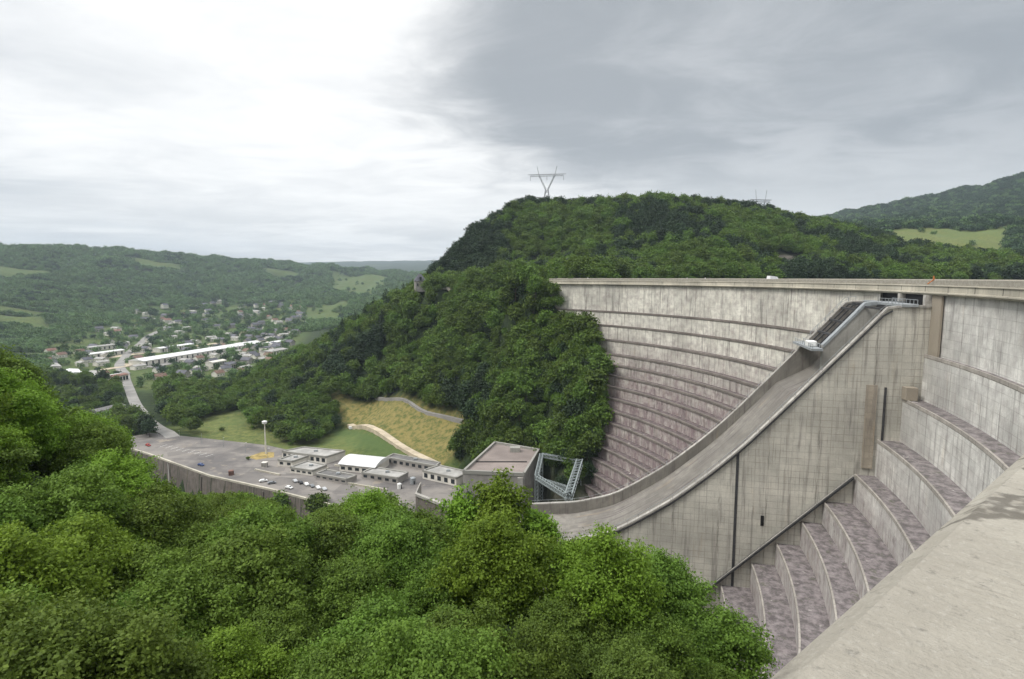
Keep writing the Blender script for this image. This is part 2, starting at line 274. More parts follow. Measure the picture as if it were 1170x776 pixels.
def parapet_mat():
    m,nt,b=newmat('parapet_concrete'); g=G(nt); uv=g.n('ShaderNodeUVMap',uv_map='UVMap').outputs[0]
    a=g.noise(uv,.9,6.,.62); f=g.noise(uv,5.,6.,.7); gr=g.noise(uv,70.,4.,.7); pit=g.noise(uv,26.,5.,.75)
    st=g.noise(g.scale(uv,(7.,1.1,1.)),1.,6.,.65,1.8); st2=g.noise(g.scale(uv,(22.,2.6,1.),(4,2,0)),1.,5.,.7,2.)
    c=g.mix(g.maprange(a,.3,.7),(.265,.245,.205),(.385,.36,.305))
    c=g.mix(g.math('MULTIPLY',g.maprange(f,.42,.68),.40),c,(.255,.235,.195))
    c=g.mix(g.math('MULTIPLY',g.math('MULTIPLY',g.maprange(st,.52,.72),g.maprange(a,.25,.6)),.42),c,(.175,.155,.12))
    c=g.mix(g.math('MULTIPLY',g.math('MULTIPLY',g.maprange(st2,.60,.74),g.maprange(f,.35,.6)),.40),c,(.18,.165,.135))
    c=g.mix(g.math('MULTIPLY',g.maprange(g.noise(uv,1.9,6.,.75),.60,.74),.38),c,(.55,.53,.47))
    c=g.mix(g.math('MULTIPLY',g.maprange(pit,.56,.68),.65),c,(.15,.14,.12))
    c=g.mix(g.math('MULTIPLY',g.maprange(gr,.50,.75),.28),c,(.50,.48,.43))
    vw=g.n('ShaderNodeVectorMath',operation='ADD'); g.l(uv,vw.inputs[0]); nz=g.n('ShaderNodeTexNoise'); g.l(uv,nz.inputs['Vector']); nz.inputs['Scale'].default_value=3.; nz.inputs['Detail'].default_value=6.
    sc=g.n('ShaderNodeVectorMath',operation='SCALE'); g.l(nz.outputs['Color'],sc.inputs[0]); sc.inputs['Scale'].default_value=.45; g.l(sc.outputs[0],vw.inputs[1])
    vo=g.n('ShaderNodeTexVoronoi',feature='DISTANCE_TO_EDGE'); g.l(vw.outputs[0],vo.inputs['Vector']); vo.inputs['Scale'].default_value=.75
    cr=g.math('MULTIPLY',g.maprange(vo.outputs['Distance'],.014,.003),g.maprange(a,.36,.5)); c=g.mix(g.math('MULTIPLY',cr,.8),c,(.10,.09,.075))
    g.l(c,b.inputs['Base Color']); b.inputs['Roughness'].default_value=.95
    h=g.math('ADD',g.math('MULTIPLY',f,1.),g.math('ADD',g.math('MULTIPLY',pit,-.5),g.math('ADD',g.math('MULTIPLY',gr,.3),g.math('MULTIPLY',st,.6)))); g.bump(h,b,.75,.02)
    return m
M['parapet']=parapet_mat()
# ------------------------------------------------------------ mesh helpers
def link(o,parent=None):
    COL.objects.link(o)
    if parent is not None: o.parent=parent
    return o
def tag(o,label=None,cat=None,group=None,kind=None):
    if label: o['label']=label
    if cat: o['category']=cat
    if group: o['group']=group
    if kind: o['kind']=kind
    return o
def empty(name,loc,label,cat,group=None,rz=0):
    o=bpy.data.objects.new(name,None); o.empty_display_size=.5; COL.objects.link(o); o.location=loc; o.rotation_euler=(0,0,rz)
    return tag(o,label,cat,group)
class MB:
    def __init__(s): s.v=[];s.f=[];s.uv=[];s.smooth=False
    def quad(s,a,b,c,d,uv=None):
        i=len(s.v); s.v+= [tuple(a),tuple(b),tuple(c),tuple(d)]; s.f.append((i,i+1,i+2,i+3)); s.uv+= uv or [(0,0)]*4
    def ngon(s,p,uv=None):
        i=len(s.v); s.v+=[tuple(a) for a in p]; s.f.append(tuple(range(i,i+len(p)))); s.uv+= uv or [(a[0],a[1]) for a in p]
    def box(s,x0,x1,y0,y1,z0,z1,fn=None,tx=0.):
        fn=fn or (lambda x,y,z:(x,y,z))
        p=lambda x,y,z: fn(x,y,z)
        for q,uvq in (([(x0,y0,z0),(x1,y0,z0),(x1,y0,z1),(x0,y0,z1)],(0,2)),([(x1,y0,z0),(x1,y1,z0),(x1,y1,z1),(x1,y0,z1)],(1,2)),([(x1,y1,z0),(x0,y1,z0),(x0,y1,z1),(x1,y1,z1)],(0,2)),
                  ([(x0,y1,z0),(x0,y0,z0),(x0,y0,z1),(x0,y1,z1)],(1,2)),([(x0,y0,z1),(x1,y0,z1),(x1,y1,z1),(x0,y1,z1)],(0,1)),([(x0,y1,z0),(x1,y1,z0),(x1,y0,z0),(x0,y0,z0)],(0,1))):
            s.quad(*[p(*a) for a in q],uv=[(a[uvq[0]],a[uvq[1]]) for a in q])
        return s
    def bar(s,a,b,t=.1,t2=None):
        a=Vector(a);b=Vector(b);d=(b-a); L=d.length
        if L<1e-6: return s
        d/=L; u=d.cross(Vector((0,0,1))); 
        if u.length<.05: u=Vector((1,0,0))
        u.normalize(); w=d.cross(u); t2=t if t2 is None else t2
        A=[a+u*t*i/2+w*t*j/2 for i,j in((-1,-1),(1,-1),(1,1),(-1,1))]; B=[b+u*t2*i/2+w*t2*j/2 for i,j in((-1,-1),(1,-1),(1,1),(-1,1))]
        for i in range(4): j=(i+1)%4; s.quad(A[i],A[j],B[j],B[i],uv=[(0,0),(t,0),(t,L),(0,L)])
        s.quad(*A[::-1]); s.quad(*B); return s
    def tube(s,pts,radii,n=7):
        rings=[]
        for k,(p,r) in enumerate(zip(pts,radii)):
            p=Vector(p); d=(Vector(pts[min(k+1,len(pts)-1)])-Vector(pts[max(k-1,0)])).normalized()
            u=d.cross(Vector((.3,1,.1))).normalized(); w=d.cross(u)
            rings.append([p+(u*math.cos(2*math.pi*i/n)+w*math.sin(2*math.pi*i/n))*r for i in range(n)])
        b=len(s.v)
        for rg in rings: s.v+=[tuple(q) for q in rg]
        for k in range(len(rings)-1):
            for i in range(n):
                j=(i+1)%n; s.f.append((b+k*n+i,b+k*n+j,b+(k+1)*n+j,b+(k+1)*n+i)); s.uv+=[(i/n,k),(j/n,k),(j/n,k+1),(i/n,k+1)]
        s.f.append(tuple(b+i for i in range(n))[::-1]); s.uv+=[(0,0)]*n
        s.f.append(tuple(b+(len(rings)-1)*n+i for i in range(n))); s.uv+=[(0,0)]*n
        return s
    def cyl(s,p,r,h,n=12):
        return s.tube([p,(p[0],p[1],p[2]+h)],[r,r],n)
    def build(s,name,mat,parent=None,bevel=0.):
        me=bpy.data.meshes.new(name); me.from_pydata(s.v,[],s.f)
        u=me.uv_layers.new(name='UVMap'); u.data.foreach_set('uv',np.array(s.uv,dtype=np.float32).ravel())
        me.materials.append(mat); me.validate(); me.update()
        if s.smooth: me.shade_smooth()
        o=bpy.data.objects.new(name,me); link(o,parent)
        if bevel:
            bm=bmesh.new(); bm.from_mesh(me); bmesh.ops.remove_doubles(bm,verts=bm.verts,dist=1e-4); bm.to_mesh(me); bm.free()
            md=o.modifiers.new('bevel','BEVEL'); md.width=bevel; md.segments=2; md.limit_method='ANGLE'
        return o
def sweep(mb,path,prof,uvs=None,s0=0.):
    """path: list of (x,y,nx,ny,s); prof: list of (off,z), one mesh strip per profile edge"""
    cum=[0]
    for a,b in zip(prof[:-1],prof[1:]): cum.append(cum[-1]+math.hypot(b[0]-a[0],b[1]-a[1]))
    for (a,b) in zip(path[:-1],path[1:]):
        for k in range(len(prof)-1):
            (o0,z0),(o1,z1)=prof[k],prof[k+1]
            P=lambda q,o,z:(q[0]+q[2]*o,q[1]+q[3]*o,z)
            mb.quad(P(a,o0,z0),P(b,o0,z0),P(b,o1,z1),P(a,o1,z1),uv=[(a[4],-cum[k]),(b[4],-cum[k]),(b[4],-cum[k+1]),(a[4],-cum[k+1])])
# ------------------------------------------------------------ terrain
def axis(lo,hi,a,b,step,g):
    v=list(np.arange(a,b+.1,step)); s=step; x=b
    while x<hi: s*=g; x+=s; v.append(x)
    s=step; x=a; w=[]
    while x>lo: s*=g; x-=s; w.append(x)
    return np.array(w[::-1]+v)
def ground(x,y):
    x=np.asarray(x,float); y=np.asarray(y,float); z=height(x,y)
    inn=inpoly(x,y,LOT); z=np.where(inn,-112.6,z)
    return z
def gz(x,y): return float(ground(np.array([x]),np.array([y]))[0])
xs=axis(-8500,6500,-330,330,5.5,1.045); ys=axis(-260,9800,-30,560,5.5,1.04)
X,Y=np.meshgrid(xs,ys); Z=ground(X,Y)
Z+=np.where(np.hypot(X,Y)>60,.5*np.sin(X*.41+2*np.sin(Y*.13))*np.cos(Y*.37),0)*(~inpoly(X,Y,LOT))
me=bpy.data.meshes.new('terrain'); nx,ny=len(xs),len(ys)
idx=np.arange(nx*ny).reshape(ny,nx)
F=np.stack([idx[:-1,:-1],idx[:-1,1:],idx[1:,1:],idx[1:,:-1]],-1).reshape(-1,4)
me.from_pydata(np.stack([X,Y,Z],-1).reshape(-1,3).tolist(),[],F.tolist())
def soft(poly,x,y,w=6):
    a=inpoly(x,y,poly).astype(float)
    d=seg_dist(x,y,poly+[poly[0]]); return np.where(a>0,1,np.clip(1-d/w,0,1))
mead=np.zeros(X.shape); dry=np.zeros(X.shape); rock=np.zeros(X.shape)
for P_,w in ((LAWN,6),(STRIP,5),(FIELD_A,20),(FIELD_B,40),(FIELD_C,40),(FIELD_D,30),(FIELD_E,30),(FIELD_F,15),(TOWN,30)): mead=np.maximum(mead,soft(P_,X,Y,w)*(1 if P_ in (LAWN,FIELD_A) else .75))
dry=np.maximum(dry,soft(EMB,X,Y,4)); dry=np.maximum(dry,.25*soft(FIELD_A,X,Y,15)); dry=np.maximum(dry,.22*soft(LAWN,X,Y,4))
# scattered clearings on the far hills
dd=np.hypot(X,Y); cn=np.sin(X*.0041+1.7*np.sin(Y*.0023))*np.cos(Y*.0047+1.1*np.sin(X*.0031))
CLEAR=lambda x,y:(np.sin(x*.0041+1.7*np.sin(y*.0023))*np.cos(y*.0047+1.1*np.sin(x*.0031))>.90)
mead=np.maximum(mead,((cn>.90)&(dd>1300))*.7); mead=np.maximum(mead,(dd>4000)*.0)
rock=np.maximum(rock,soft(ROCK_A,X,Y,8)); rock=np.maximum(rock,soft(ROCK_B,X,Y,8))
rr=np.hypot(X-CEN[0],Y-CEN[1]); rock=np.maximum(rock,((rr<RAD-30)&(rr>RAD-110)&(X>-20)&(Y>120)&(Y<290)&(Z<-95))*.6)
ca=me.color_attributes.new('cover','FLOAT_COLOR','POINT')
cc=np.stack([mead,dry,rock,np.ones(X.shape)],-1).reshape(-1,4).astype(np.float32); ca.data.foreach_set('color',cc.ravel())
me.materials.append(M['terrain']); me.shade_smooth(); terr=link(bpy.data.objects.new('terrain',me)); tag(terr,kind='structure')
def ribbon(name,pts,width,mat,lift=.25,step=6.,kind='structure',flat=None):
    P=[]
    for (a,b) in zip(pts[:-1],pts[1:]):
        L=math.hypot(b[0]-a[0],b[1]-a[1]); k=max(1,int(L/step))
        for i in range(k): P.append((a[0]+(b[0]-a[0])*i/k,a[1]+(b[1]-a[1])*i/k))
    P.append(pts[-1]); P=np.array(P)
    for _ in range(6): P[1:-1]=(P[:-2]+P[2:]+2*P[1:-1])/4
    mb=MB(); rows=[]
    for i in range(len(P)):
        t=P[min(i+1,len(P)-1)]-P[max(i-1,0)]; t/=np.linalg.norm(t); nn=np.array([-t[1],t[0]])
        q=[P[i]+nn*width*(j/2-.5) for j in range(3)]
        zz=[gz(*a) for a in q] if flat is None else [flat]*3; zm=max(zz)+lift
        rows.append([(a[0],a[1],zm) for a in q])
    for i in range(len(rows)-1):
        for j in range(2): mb.quad(rows[i][j+1],rows[i+1][j+1],rows[i+1][j],rows[i][j],uv=[(j+1,i),(j+1,i+1),(j,i+1),(j,i)])
    for i in range(len(rows)-1):
        for j,sg in ((0,1),(2,-1)):
            a,b=rows[i][j],rows[i+1][j]; mb.quad(a,b,(b[0],b[1],b[2]-3),(a[0],a[1],a[2]-3))
    return tag(mb.build(name,mat),kind=kind)
mb=MB(); mb.ngon([(x,y,-111.9) for x,y in LOT]); 
for (a,b) in zip(LOT,LOT[1:]+LOT[:1]): mb.quad((*a,-111.9),(*b,-111.9),(*b,-115),(*a,-115))
tag(mb.build('car_park',M['asphalt']),kind='structure')
ribbon('access_road',ROAD,9.,M['asphalt_road'],.5)
ribbon('footpath',PATH,4.6,M['sandpath'],.8)
ribbon('upper_footpath',UPATH,2.4,M['asphalt_road'],.4)
for k_,p_ in enumerate(([(-556,805),(-492,1040)],[(-512,790),(-440,1050)],[(-640,880),(-560,1100)])): ribbon('gravel_yard',p_,20.,M['sandpath'] if k_!=1 else M['asphalt_road'],.5,14.)
TOWN_ROADS=[[(-503,731),(-560,800),(-640,940),(-760,1180),(-860,1450)],[(-560,760),(-520,880),(-480,1010),(-440,1120)],[(-640,940),(-560,1010),(-500,1130),(-470,1300),(-540,1500)],[(-730,760),(-640,730),(-560,715),(-503,731)]]
for r_ in TOWN_ROADS: ribbon('valley_road',r_,12.,M['sandpath'] if r_ is TOWN_ROADS[1] else M['asphalt_road'],.6,12.)
mb=MB(); pl=RIVER; 
rv=np.array(pl,float)
for i in range(len(rv)-1):
    def nr(k):
        t=rv[min(k+1,len(rv)-1)]-rv[max(k-1,0)]; t/=np.linalg.norm(t); return np.array([-t[1],t[0]])
    a,b=rv[i],rv[i+1]; na,nb=nr(i),nr(i+1); w=24
    mb.quad((*(a-na*w),-125.2),(*(b-nb*w),-125.2),(*(b+nb*w),-125.2),(*(a+na*w),-125.2))
tag(mb.build('river_water',M['water']),kind='structure')
# painted bay marks on the car park
mb=MB()
for k in range(9):
    x=-232+k*5.2; y=373-k*2.6; mb.quad((x,y,-111.894),(x+.25,y-.1,-111.894),(x-1.9,y-5.1,-111.894),(x-2.15,y-5,-111.894))
tag(mb.build('parking_marking',M['white']),kind='structure')
# ------------------------------------------------------------ dam
A0=math.radians(-61.1)
def arc(s0,s1,step=3.):
    k=max(1,int(round((s1-s0)/step))); out=[]
    for i in range(k+1):
        s=s0+(s1-s0)*i/k; a=A0+s/RAD; c,sn=math.cos(a),math.sin(a)
        out.append((CEN[0]+RAD*c,CEN[1]+RAD*sn,-c,-sn,s))
    return out
dam=empty('arch_gravity_dam',(100,140,-124),'huge curved concrete dam with stepped face and spillway chute crossing the valley','dam')
dam_inv=Vector((-100,-140,124))
def dpart(mb,name,mat,parent=dam,bevel=0.):
    o=mb.build(name,mat,None,bevel); off=dam_inv if parent is dam else Vector((0,0,0))
    if parent is dam:
        o.data.transform(Matrix.Translation(dam_inv)); o.parent=dam
    else:
        o.data.transform(Matrix.Translation(dam_inv)); o.parent=parent
    return o
def stair(zs):
    p=[(0.,-3.9),(0.,-19.)]
    for k,z in enumerate(zs[1:],1):
        o=float(off_at((zs[k-1]+z)/2-2.)) if k else 0
        if k==1: o=1.5
        p.append((o,p[-1][1])); p.append((o,z))
    p.append((p[-1][0]+4,p[-1][1])); return p
ZR=[-19,-30.3,-41.2,-50.6,-58.4,-64.4,-71,-77.2,-84.4,-92,-100,-108,-116,-124]
def stair_r():
    p=[(0.,-3.9),(0.,-19.),(1.5,-19.)]; offs=[5.5,10.6,15.2,22.3,27.3,33.2,39.2,46.8,54,61,68,75,82]
    for z,o in zip(ZR[1:],offs): p.append((p[-1][0],z)); p.append((o,z))
    return p
prR=stair_r()
zl=[-19,-26.5,-34,-41]+[-41-4.9*k for k in range(1,18)]; prL=[(0.,-3.9),(0.,-19.)]
for k in range(1,len(zl)):
    o=float(np.interp(zl[k-1]-1.5,[-124,-92,-64,-50,-41,-30,-19],[80,54,30,18.5,12.5,6.,1.6])); prL.append((o,zl[k-1])); prL.append((o,zl[k]))
def stair_mesh(pr,s0,s1,name,mat):
    mb=MB(); path=arc(s0,s1)
    # rounded arris: bevel strip at each nose is left to the shader; ledge slabs get a small kerb
    sweep(mb,path,pr)
    return dpart(mb,name,mat)
stair_mesh(prR,-4,181,'stepped_face',M['face_near'])
mb=MB()
cum_=0
for (p0,p1) in zip(prL[:-1],prL[1:]):
    e=min(420.,float(sb_at(p1[0]))+13); nn_=0
    pth_=arc(206,e); (o0,z0),(o1,z1)=p0,p1; L_=math.hypot(o1-o0,z1-z0)
    for a,b in zip(pth_[:-1],pth_[1:]):
        P=lambda q,o,z:(q[0]+q[2]*o,q[1]+q[3]*o,z)
        mb.quad(P(a,o0,z0),P(b,o0,z0),P(b,o1,z1),P(a,o1,z1),uv=[(a[4],-cum_),(b[4],-cum_),(b[4],-cum_-L_),(a[4],-cum_-L_)])
    cum_+=L_
dpart(mb,'stepped_face',M['face_far'])
# ledge kerbs (thin concrete lips at each nose of the steps)
def lips(pr,s0,s1,mat,h=.35,t=.45,skip=0):
    mb=MB(); path=arc(s0,s1)
    for k in range(1,len(pr)-1):
        if pr[k][1]<pr[k-1][1]: continue
        if pr[k][0]>pr[k-1][0]:
            o,z=pr[k]; pt=path if s1<200 else [q for q in path if q[4]<=sb_at(o)+12]
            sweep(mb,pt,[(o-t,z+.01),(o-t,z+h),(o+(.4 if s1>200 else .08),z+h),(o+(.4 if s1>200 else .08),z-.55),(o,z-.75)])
    return dpart(mb,'ledge_kerb',mat)
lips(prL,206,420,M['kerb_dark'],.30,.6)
lips(prR,-4,179,M['lip'],.18,.30)
mb=MB(); sweep(mb,arc(-4,420,6.),[(-8.5,-4.0),(-8.5,-124)]); dpart(mb,'upstream_face',M['plain'])
# crest: parapets, deck and cornice
h52=R(51.2); E0=np.array([-.25,.33]); ld=np.array([math.sin(h52),math.cos(h52)])
def edge_path():
    pts=[]
    for s in list(np.arange(-14,50,1.))+list(np.arange(50,178,2.5))+list(np.arange(178,419,3.)):
        a=A0+s/RAD; c=np.array([CEN[0]+(RAD-1.25)*math.cos(a),CEN[1]+(RAD-1.25)*math.sin(a)])
        l=E0+ld*s; w=float(sst(8,48,np.array(float(s)))); pts.append((l*(1-w)+c*w,s))
    out=[]
    for i,(p,s) in enumerate(pts):
        t=pts[min(i+1,len(pts)-1)][0]-pts[max(i-1,0)][0]; t/=np.linalg.norm(t); out.append((p[0],p[1],-t[1],t[0],s))
    return out
EP=edge_path()
EP=EP  # normal points downstream (towards the valley)
mb=MB(); sweep(mb,EP,[(-.82,-1.7),(-.82,-.66),(-.78,-.62),(-.05,-.62),(0,-.66),(0,-1.9)])
par=dpart(mb,'parapet',M['parapet'])
mb=MB(); sweep(mb,EP,[(0,-1.9),(.28,-1.95),(.28,-2.12),(.04,-2.18),(.04,-3.55),(.34,-3.62),(.34,-3.9),(.0,-4.02),(-.15,-4.3),(-1.6,-4.32)]); dpart(mb,'cornice',M['cornice'])
mb=MB(); sweep(mb,EP,[(-8.9,-1.7),(-.8,-1.7)]); dpart(mb,'crest_roadway',M['road_crest'])
mb=MB(); sweep(mb,EP,[(-9.6,-4.4),(-9.6,-.50),(-8.95,-.50),(-8.95,-1.75)]); dpart(mb,'upstream_parapet',M['cornice'])
mb=MB(); sweep(mb,EP,[(-9.7,-4.4),(-1.,-4.4)]); dpart(mb,'deck_underside',M['plain'])
# deck joints in the cornice (thin recessed plates standing proud)
for p in EP[::1]:
    if p[4]>60 and int(p[4])%12<2.6:
        mb=MB(); mb.bar((p[0]+p[2]*.02,p[1]+p[3]*.02,-3.5),(p[0]+p[2]*.02,p[1]+p[3]*.02,-2.2),.12); dpart(mb,'expansion_joint',M['darksteel'])
# ---- spillway block: frame of its own
Cc=np.array([103.,139.]); dv=np.array([-.976,.21]); dv/=np.linalg.norm(dv); nv=np.array([.21,.976]); nv/=np.linalg.norm(nv)
def B(o,w,z): return (Cc[0]+dv[0]*o+nv[0]*w,Cc[1]+dv[1]*o+nv[1]*w,z)
PRO=[(-1,-7.0),(8,-7.3),(10,-7.6),(15.2,-13.8),(22.6,-22.4),(33.5,-35),(42.5,-45.2),(50.5,-53),(60,-61.3),(70,-68.2),(77,-72.5),(89,-76.2),(105,-78.3)]
def pz(o): return float(np.interp(o,[a for a,b in PRO],[b for a,b in PRO]))
# smooth the profile
OO=np.arange(-1,105.1,1.); ZZ=np.array([pz(o) for o in OO]); 
for _ in range(10): ZZ[12:-1]=(ZZ[11:-2]+2*ZZ[12:-1]+ZZ[13:])/4
def wall(mb,w,flip,zbot=-124.,lo=0,hi=None,top=0.):
    for i in range(lo,(hi or len(OO))-1):
        a,b=OO[i],OO[i+1]; za,zb=ZZ[i]+top,ZZ[i+1]+top
        n=12
        za0,zb0=(zbot,zbot) if zbot is not None else (za,zb)
        q=[B(a,w,za0),B(b,w,zb0),B(b,w,zb),B(a,w,za)]; uv=[(a,za0),(b,zb0),(b,zb),(a,za)]
        if not flip: q=q[::-1]; uv=uv[::-1]
        mb.quad(*q,uv=uv)
mb=MB(); wall(mb,0,False); wall(mb,30,True)
blk=dpart(mb,'spillway_block',M['block'])
mb=MB(); DD=3.6+5.4*(1-np.clip((OO-19)/9,0,1))
for w0,w1,fl in ((1.0,1.0,True),(29.,29.,False)):
    mb=MB()
    for i in range(len(OO)-1):
        a,b=OO[i],OO[i+1]; q=[B(a,w0,ZZ[i]-DD[i]),B(b,w0,ZZ[i+1]-DD[i+1]),B(b,w0,ZZ[i+1]),B(a,w0,ZZ[i])]; uv=[(a,-DD[i]),(b,-DD[i+1]),(b,0),(a,0)]
        mb.quad(*(q if fl else q[::-1]),uv=uv if fl else uv[::-1])
    dpart(mb,'chute_side_wall',M['chute'],blk)
mb=MB()
for i in range(len(OO)-1):
    a,b=OO[i],OO[i+1]
    mb.quad(B(a,1.,ZZ[i]-DD[i]),B(b,1.,ZZ[i+1]-DD[i+1]),B(b,29.,ZZ[i+1]-DD[i+1]),B(a,29.,ZZ[i]-DD[i]),uv=[(0,a*1.3),(0,b*1.3),(28,b*1.3),(28,a*1.3)])
dpart(mb,'chute_floor',M['chute'],blk)
mb=MB(); mb.quad(B(105,0,-124),B(105,30,-124),B(105,30,ZZ[-1]-DD[-1]),B(105,0,ZZ[-1]-DD[-1]),uv=[(0,0),(30,0),(30,42),(0,42)])
for w in (0,29): mb.quad(B(105,w,ZZ[-1]-DD[-1]),B(105,w+1,ZZ[-1]-DD[-1]),B(105,w+1,ZZ[-1]),B(105,w,ZZ[-1]),uv=[(w,0),(w+1,0),(w+1,3),(w,3)])
dpart(mb,'chute_end_wall',M['block'],blk)
def coping(w0,w1,lo=0,hi=None,up=.45,name='chute_coping',mat=M['rim']):
    mb=MB(); hi=hi or len(OO)-1
    for i in range(lo,hi):
        a,b=OO[i],OO[i+1]; za,zb=ZZ[i],ZZ[i+1]
        for (wa,ha,wb,hb) in ((w0,-.25,w0,up),(w0,up,w1,up),(w1,up,w1,-.25),(w1,-.25,w0,-.25)):
            mb.quad(B(a,wa,za+ha),B(b,wa,zb+ha),B(b,wb,zb+hb),B(a,wb,za+hb),uv=[(a,wa+ha),(b,wa+ha),(b,wb+hb),(a,wb+hb)])
    return dpart(mb,name,mat,blk)
coping(-.35,.95,up=.3); coping(29.05,30.3,up=.3)
# dark strip added as painted shade under the coping on the outer wall
mb=MB()
for i in range(10,len(OO)-2,2): mb.bar(B(OO[i],-.32,ZZ[i]-.75),B(OO[i+2],-.32,ZZ[i+2]-.75),.34)
dpart(mb,'coping_shade_strip',M['darksteel'],blk)
# head works: back wall, gates, piers
mb=MB(); mb.quad(B(-.2,-2,-30),B(-.2,32,-30),B(-.2,32,-4.2),B(-.2,-2,-4.2),uv=[(0,0),(34,0),(34,26),(0,26)]); dpart(mb,'head_wall',M['plain'],blk)
bx=lambda mb,o0,o1,w0,w1,z0,z1: mb.box(o0,o1,w0,w1,z0,z1,fn=lambda x,y,z:B(x,y,z))
for w0,w1 in ((1.8,13.6),(16.2,28.2)):
    mb=MB(); bx(mb,0.,.6,w0,w1,-12.,-4.4); dpart(mb,'spillway_gate',M['dark'])
def pier(w0,w1,hi,zt,name='gate_pier',mat=M['plain'],drop=11.):
    mb=MB()
    for i in range(0,hi):
        a,b=OO[i],OO[i+1]; za,zb=ZZ[i]+zt,ZZ[i+1]+zt; zc,zd=ZZ[i]-drop,ZZ[i+1]-drop
        mb.quad(B(a,w0,zc),B(b,w0,zd),B(b,w0,zb),B(a,w0,za),uv=[(a,zc),(b,zd),(b,zb),(a,za)])
        mb.quad(B(b,w1,zd),B(a,w1,zc),B(a,w1,za),B(b,w1,zb),uv=[(b,zd),(a,zc),(a,za),(b,zb)])
        mb.quad(B(a,w0,za),B(b,w0,zb),B(b,w1,zb),B(a,w1,za),uv=[(a,0),(b,0),(b,2),(a,2)])
    e=OO[hi]; ze=ZZ[hi]; mb.quad(B(e,w0,ze-drop),B(e,w1,ze-drop),B(e,w1,ze+zt),B(e,w0,ze+zt))
    return dpart(mb,name,mat,blk)
pier(14.2,15.8,21,.3); coping(14.,16.,0,21,.75,'pier_coping',M['steel'])
for w in (.3,14.3,28.2):
    mb=MB(); bx(mb,.3,1.7,w,w+1.4,-7.2,-4.3); dpart(mb,'deck_column',M['rim'])
mb=MB(); bx(mb,3.5,7.2,-.6,14.,-7.25,-6.55); dpart(mb,'service_bridge',M['steel'],bevel=.04)
mb=MB(); bx(mb,2.2,5.2,15.,30.4,-7.35,-6.7); dpart(mb,'service_bridge',M['steel'],bevel=.04)
# lower footbridge over the chute with the steep ladder ways
mb=MB(); bx(mb,20.5,23.5,12.,31.,-20.2,-19.5); dpart(mb,'lower_footbridge',M['steel'],bevel=.04)
for side in (.3,29.7):
    mb=MB()
    for i in range(10,len(OO)-2,3): mb.bar(B(OO[i],side,ZZ[i]+.3),B(OO[i],side,ZZ[i]+1.3),.09)
    for i in range(10,len(OO)-2,2): mb.bar(B(OO[i],side,ZZ[i]+1.3),B(OO[i+2],side,ZZ[i+2]+1.3),.08)
    dpart(mb,'coping_rail',M['steel'])
for k in range(7):
    i=3+k*3; mb=MB(); mb.bar(B(OO[i],15.8,ZZ[i]-.2),B(OO[i],29.2,ZZ[i]-.2),.55); dpart(mb,'gate_frame_beam',M['darksteel'])
for k in range(4):
    i=2+k*3; mb=MB(); mb.bar(B(OO[i],.9,ZZ[i]-.4),B(OO[i],14.3,ZZ[i]-.4),.5); dpart(mb,'gate_frame_beam',M['darksteel'])
for w_ in (19.,23.,26.5):
    mb=MB()
    for i in range(3,21): mb.bar(B(OO[i],w_,ZZ[i]-.25),B(OO[i+1],w_,ZZ[i+1]-.25),.35)
    dpart(mb,'gate_frame_rail',M['darksteel'])
mb=MB()
for o_ in (22.,24.3):
    for k in range(10): mb.bar(B(o_-1.2,12.2+k*1.95,-19.5),B(o_-1.2,12.2+k*1.95,-18.4),.12)
    mb.bar(B(o_-1.2,12.1,-18.4),B(o_-1.2,30.9,-18.4),.12)
dpart(mb,'handrail',M['steel']); mb=MB()
for k in range(8): mb.bar(B(3.7,-.4+k*2.,-6.55),B(3.7,-.4+k*2.,-5.5),.1)
mb.bar(B(3.7,-.4,-5.5),B(3.7,13.8,-5.5),.12); mb.bar(B(7.,-.4,-5.5),B(7.,13.8,-5.5),.12)
for k in range(8): mb.bar(B(7.,-.4+k*2.,-6.55),B(7.,-.4+k*2.,-5.5),.1)
dpart(mb,'handrail',M['steel']); mb=MB()
for i in range(8,22,2): mb.bar(B(OO[i],30.1,ZZ[i]+.4),B(OO[i],30.1,ZZ[i]+1.6),.1)
for i in range(8,20,1): mb.bar(B(OO[i],30.1,ZZ[i]+1.6),B(OO[i+1],30.1,ZZ[i+1]+1.6),.12)
dpart(mb,'handrail',M['steel'])
# dark joint, drains and pilaster on the outer wall
mb=MB(); 
for z0,z1 in ((-47,-60),(-60,-74),(-74,-90)): bx(mb,43.1,43.8,-.14,-.02,z1,z0)
dpart(mb,'drain_pipe',M['darksteel'])
mb=MB(); bx(mb,11.2,13.6,-.5,-.02,-48.6,-27.); dpart(mb,'pilaster',M['brown'])
mb=MB(); bx(mb,9.0,9.5,-.3,-.02,-46.,-27.5); dpart(mb,'drain_pipe',M['darksteel'])
mb=MB(); bx(mb,36.2,37.,-.12,-.02,-66.4,-63.6); dpart(mb,'wall_opening',M['dark'])
mb=MB(); mb.box(0,1,0,1,0,1,fn=lambda x,y,z:(B(.05+x*.45,-4.6+y*4.55,-4.35-14.6*(1-z)))); dpart(mb,'corner_pilaster',M['brown'])
mb=MB(); mb.box(0,1,0,1,0,1,fn=lambda x,y,z:(B(3.+x*2.6,-2.6+y*2.5,-30.2+3.2*z))); dpart(mb,'access_shelter',M['brown'],bevel=.06)
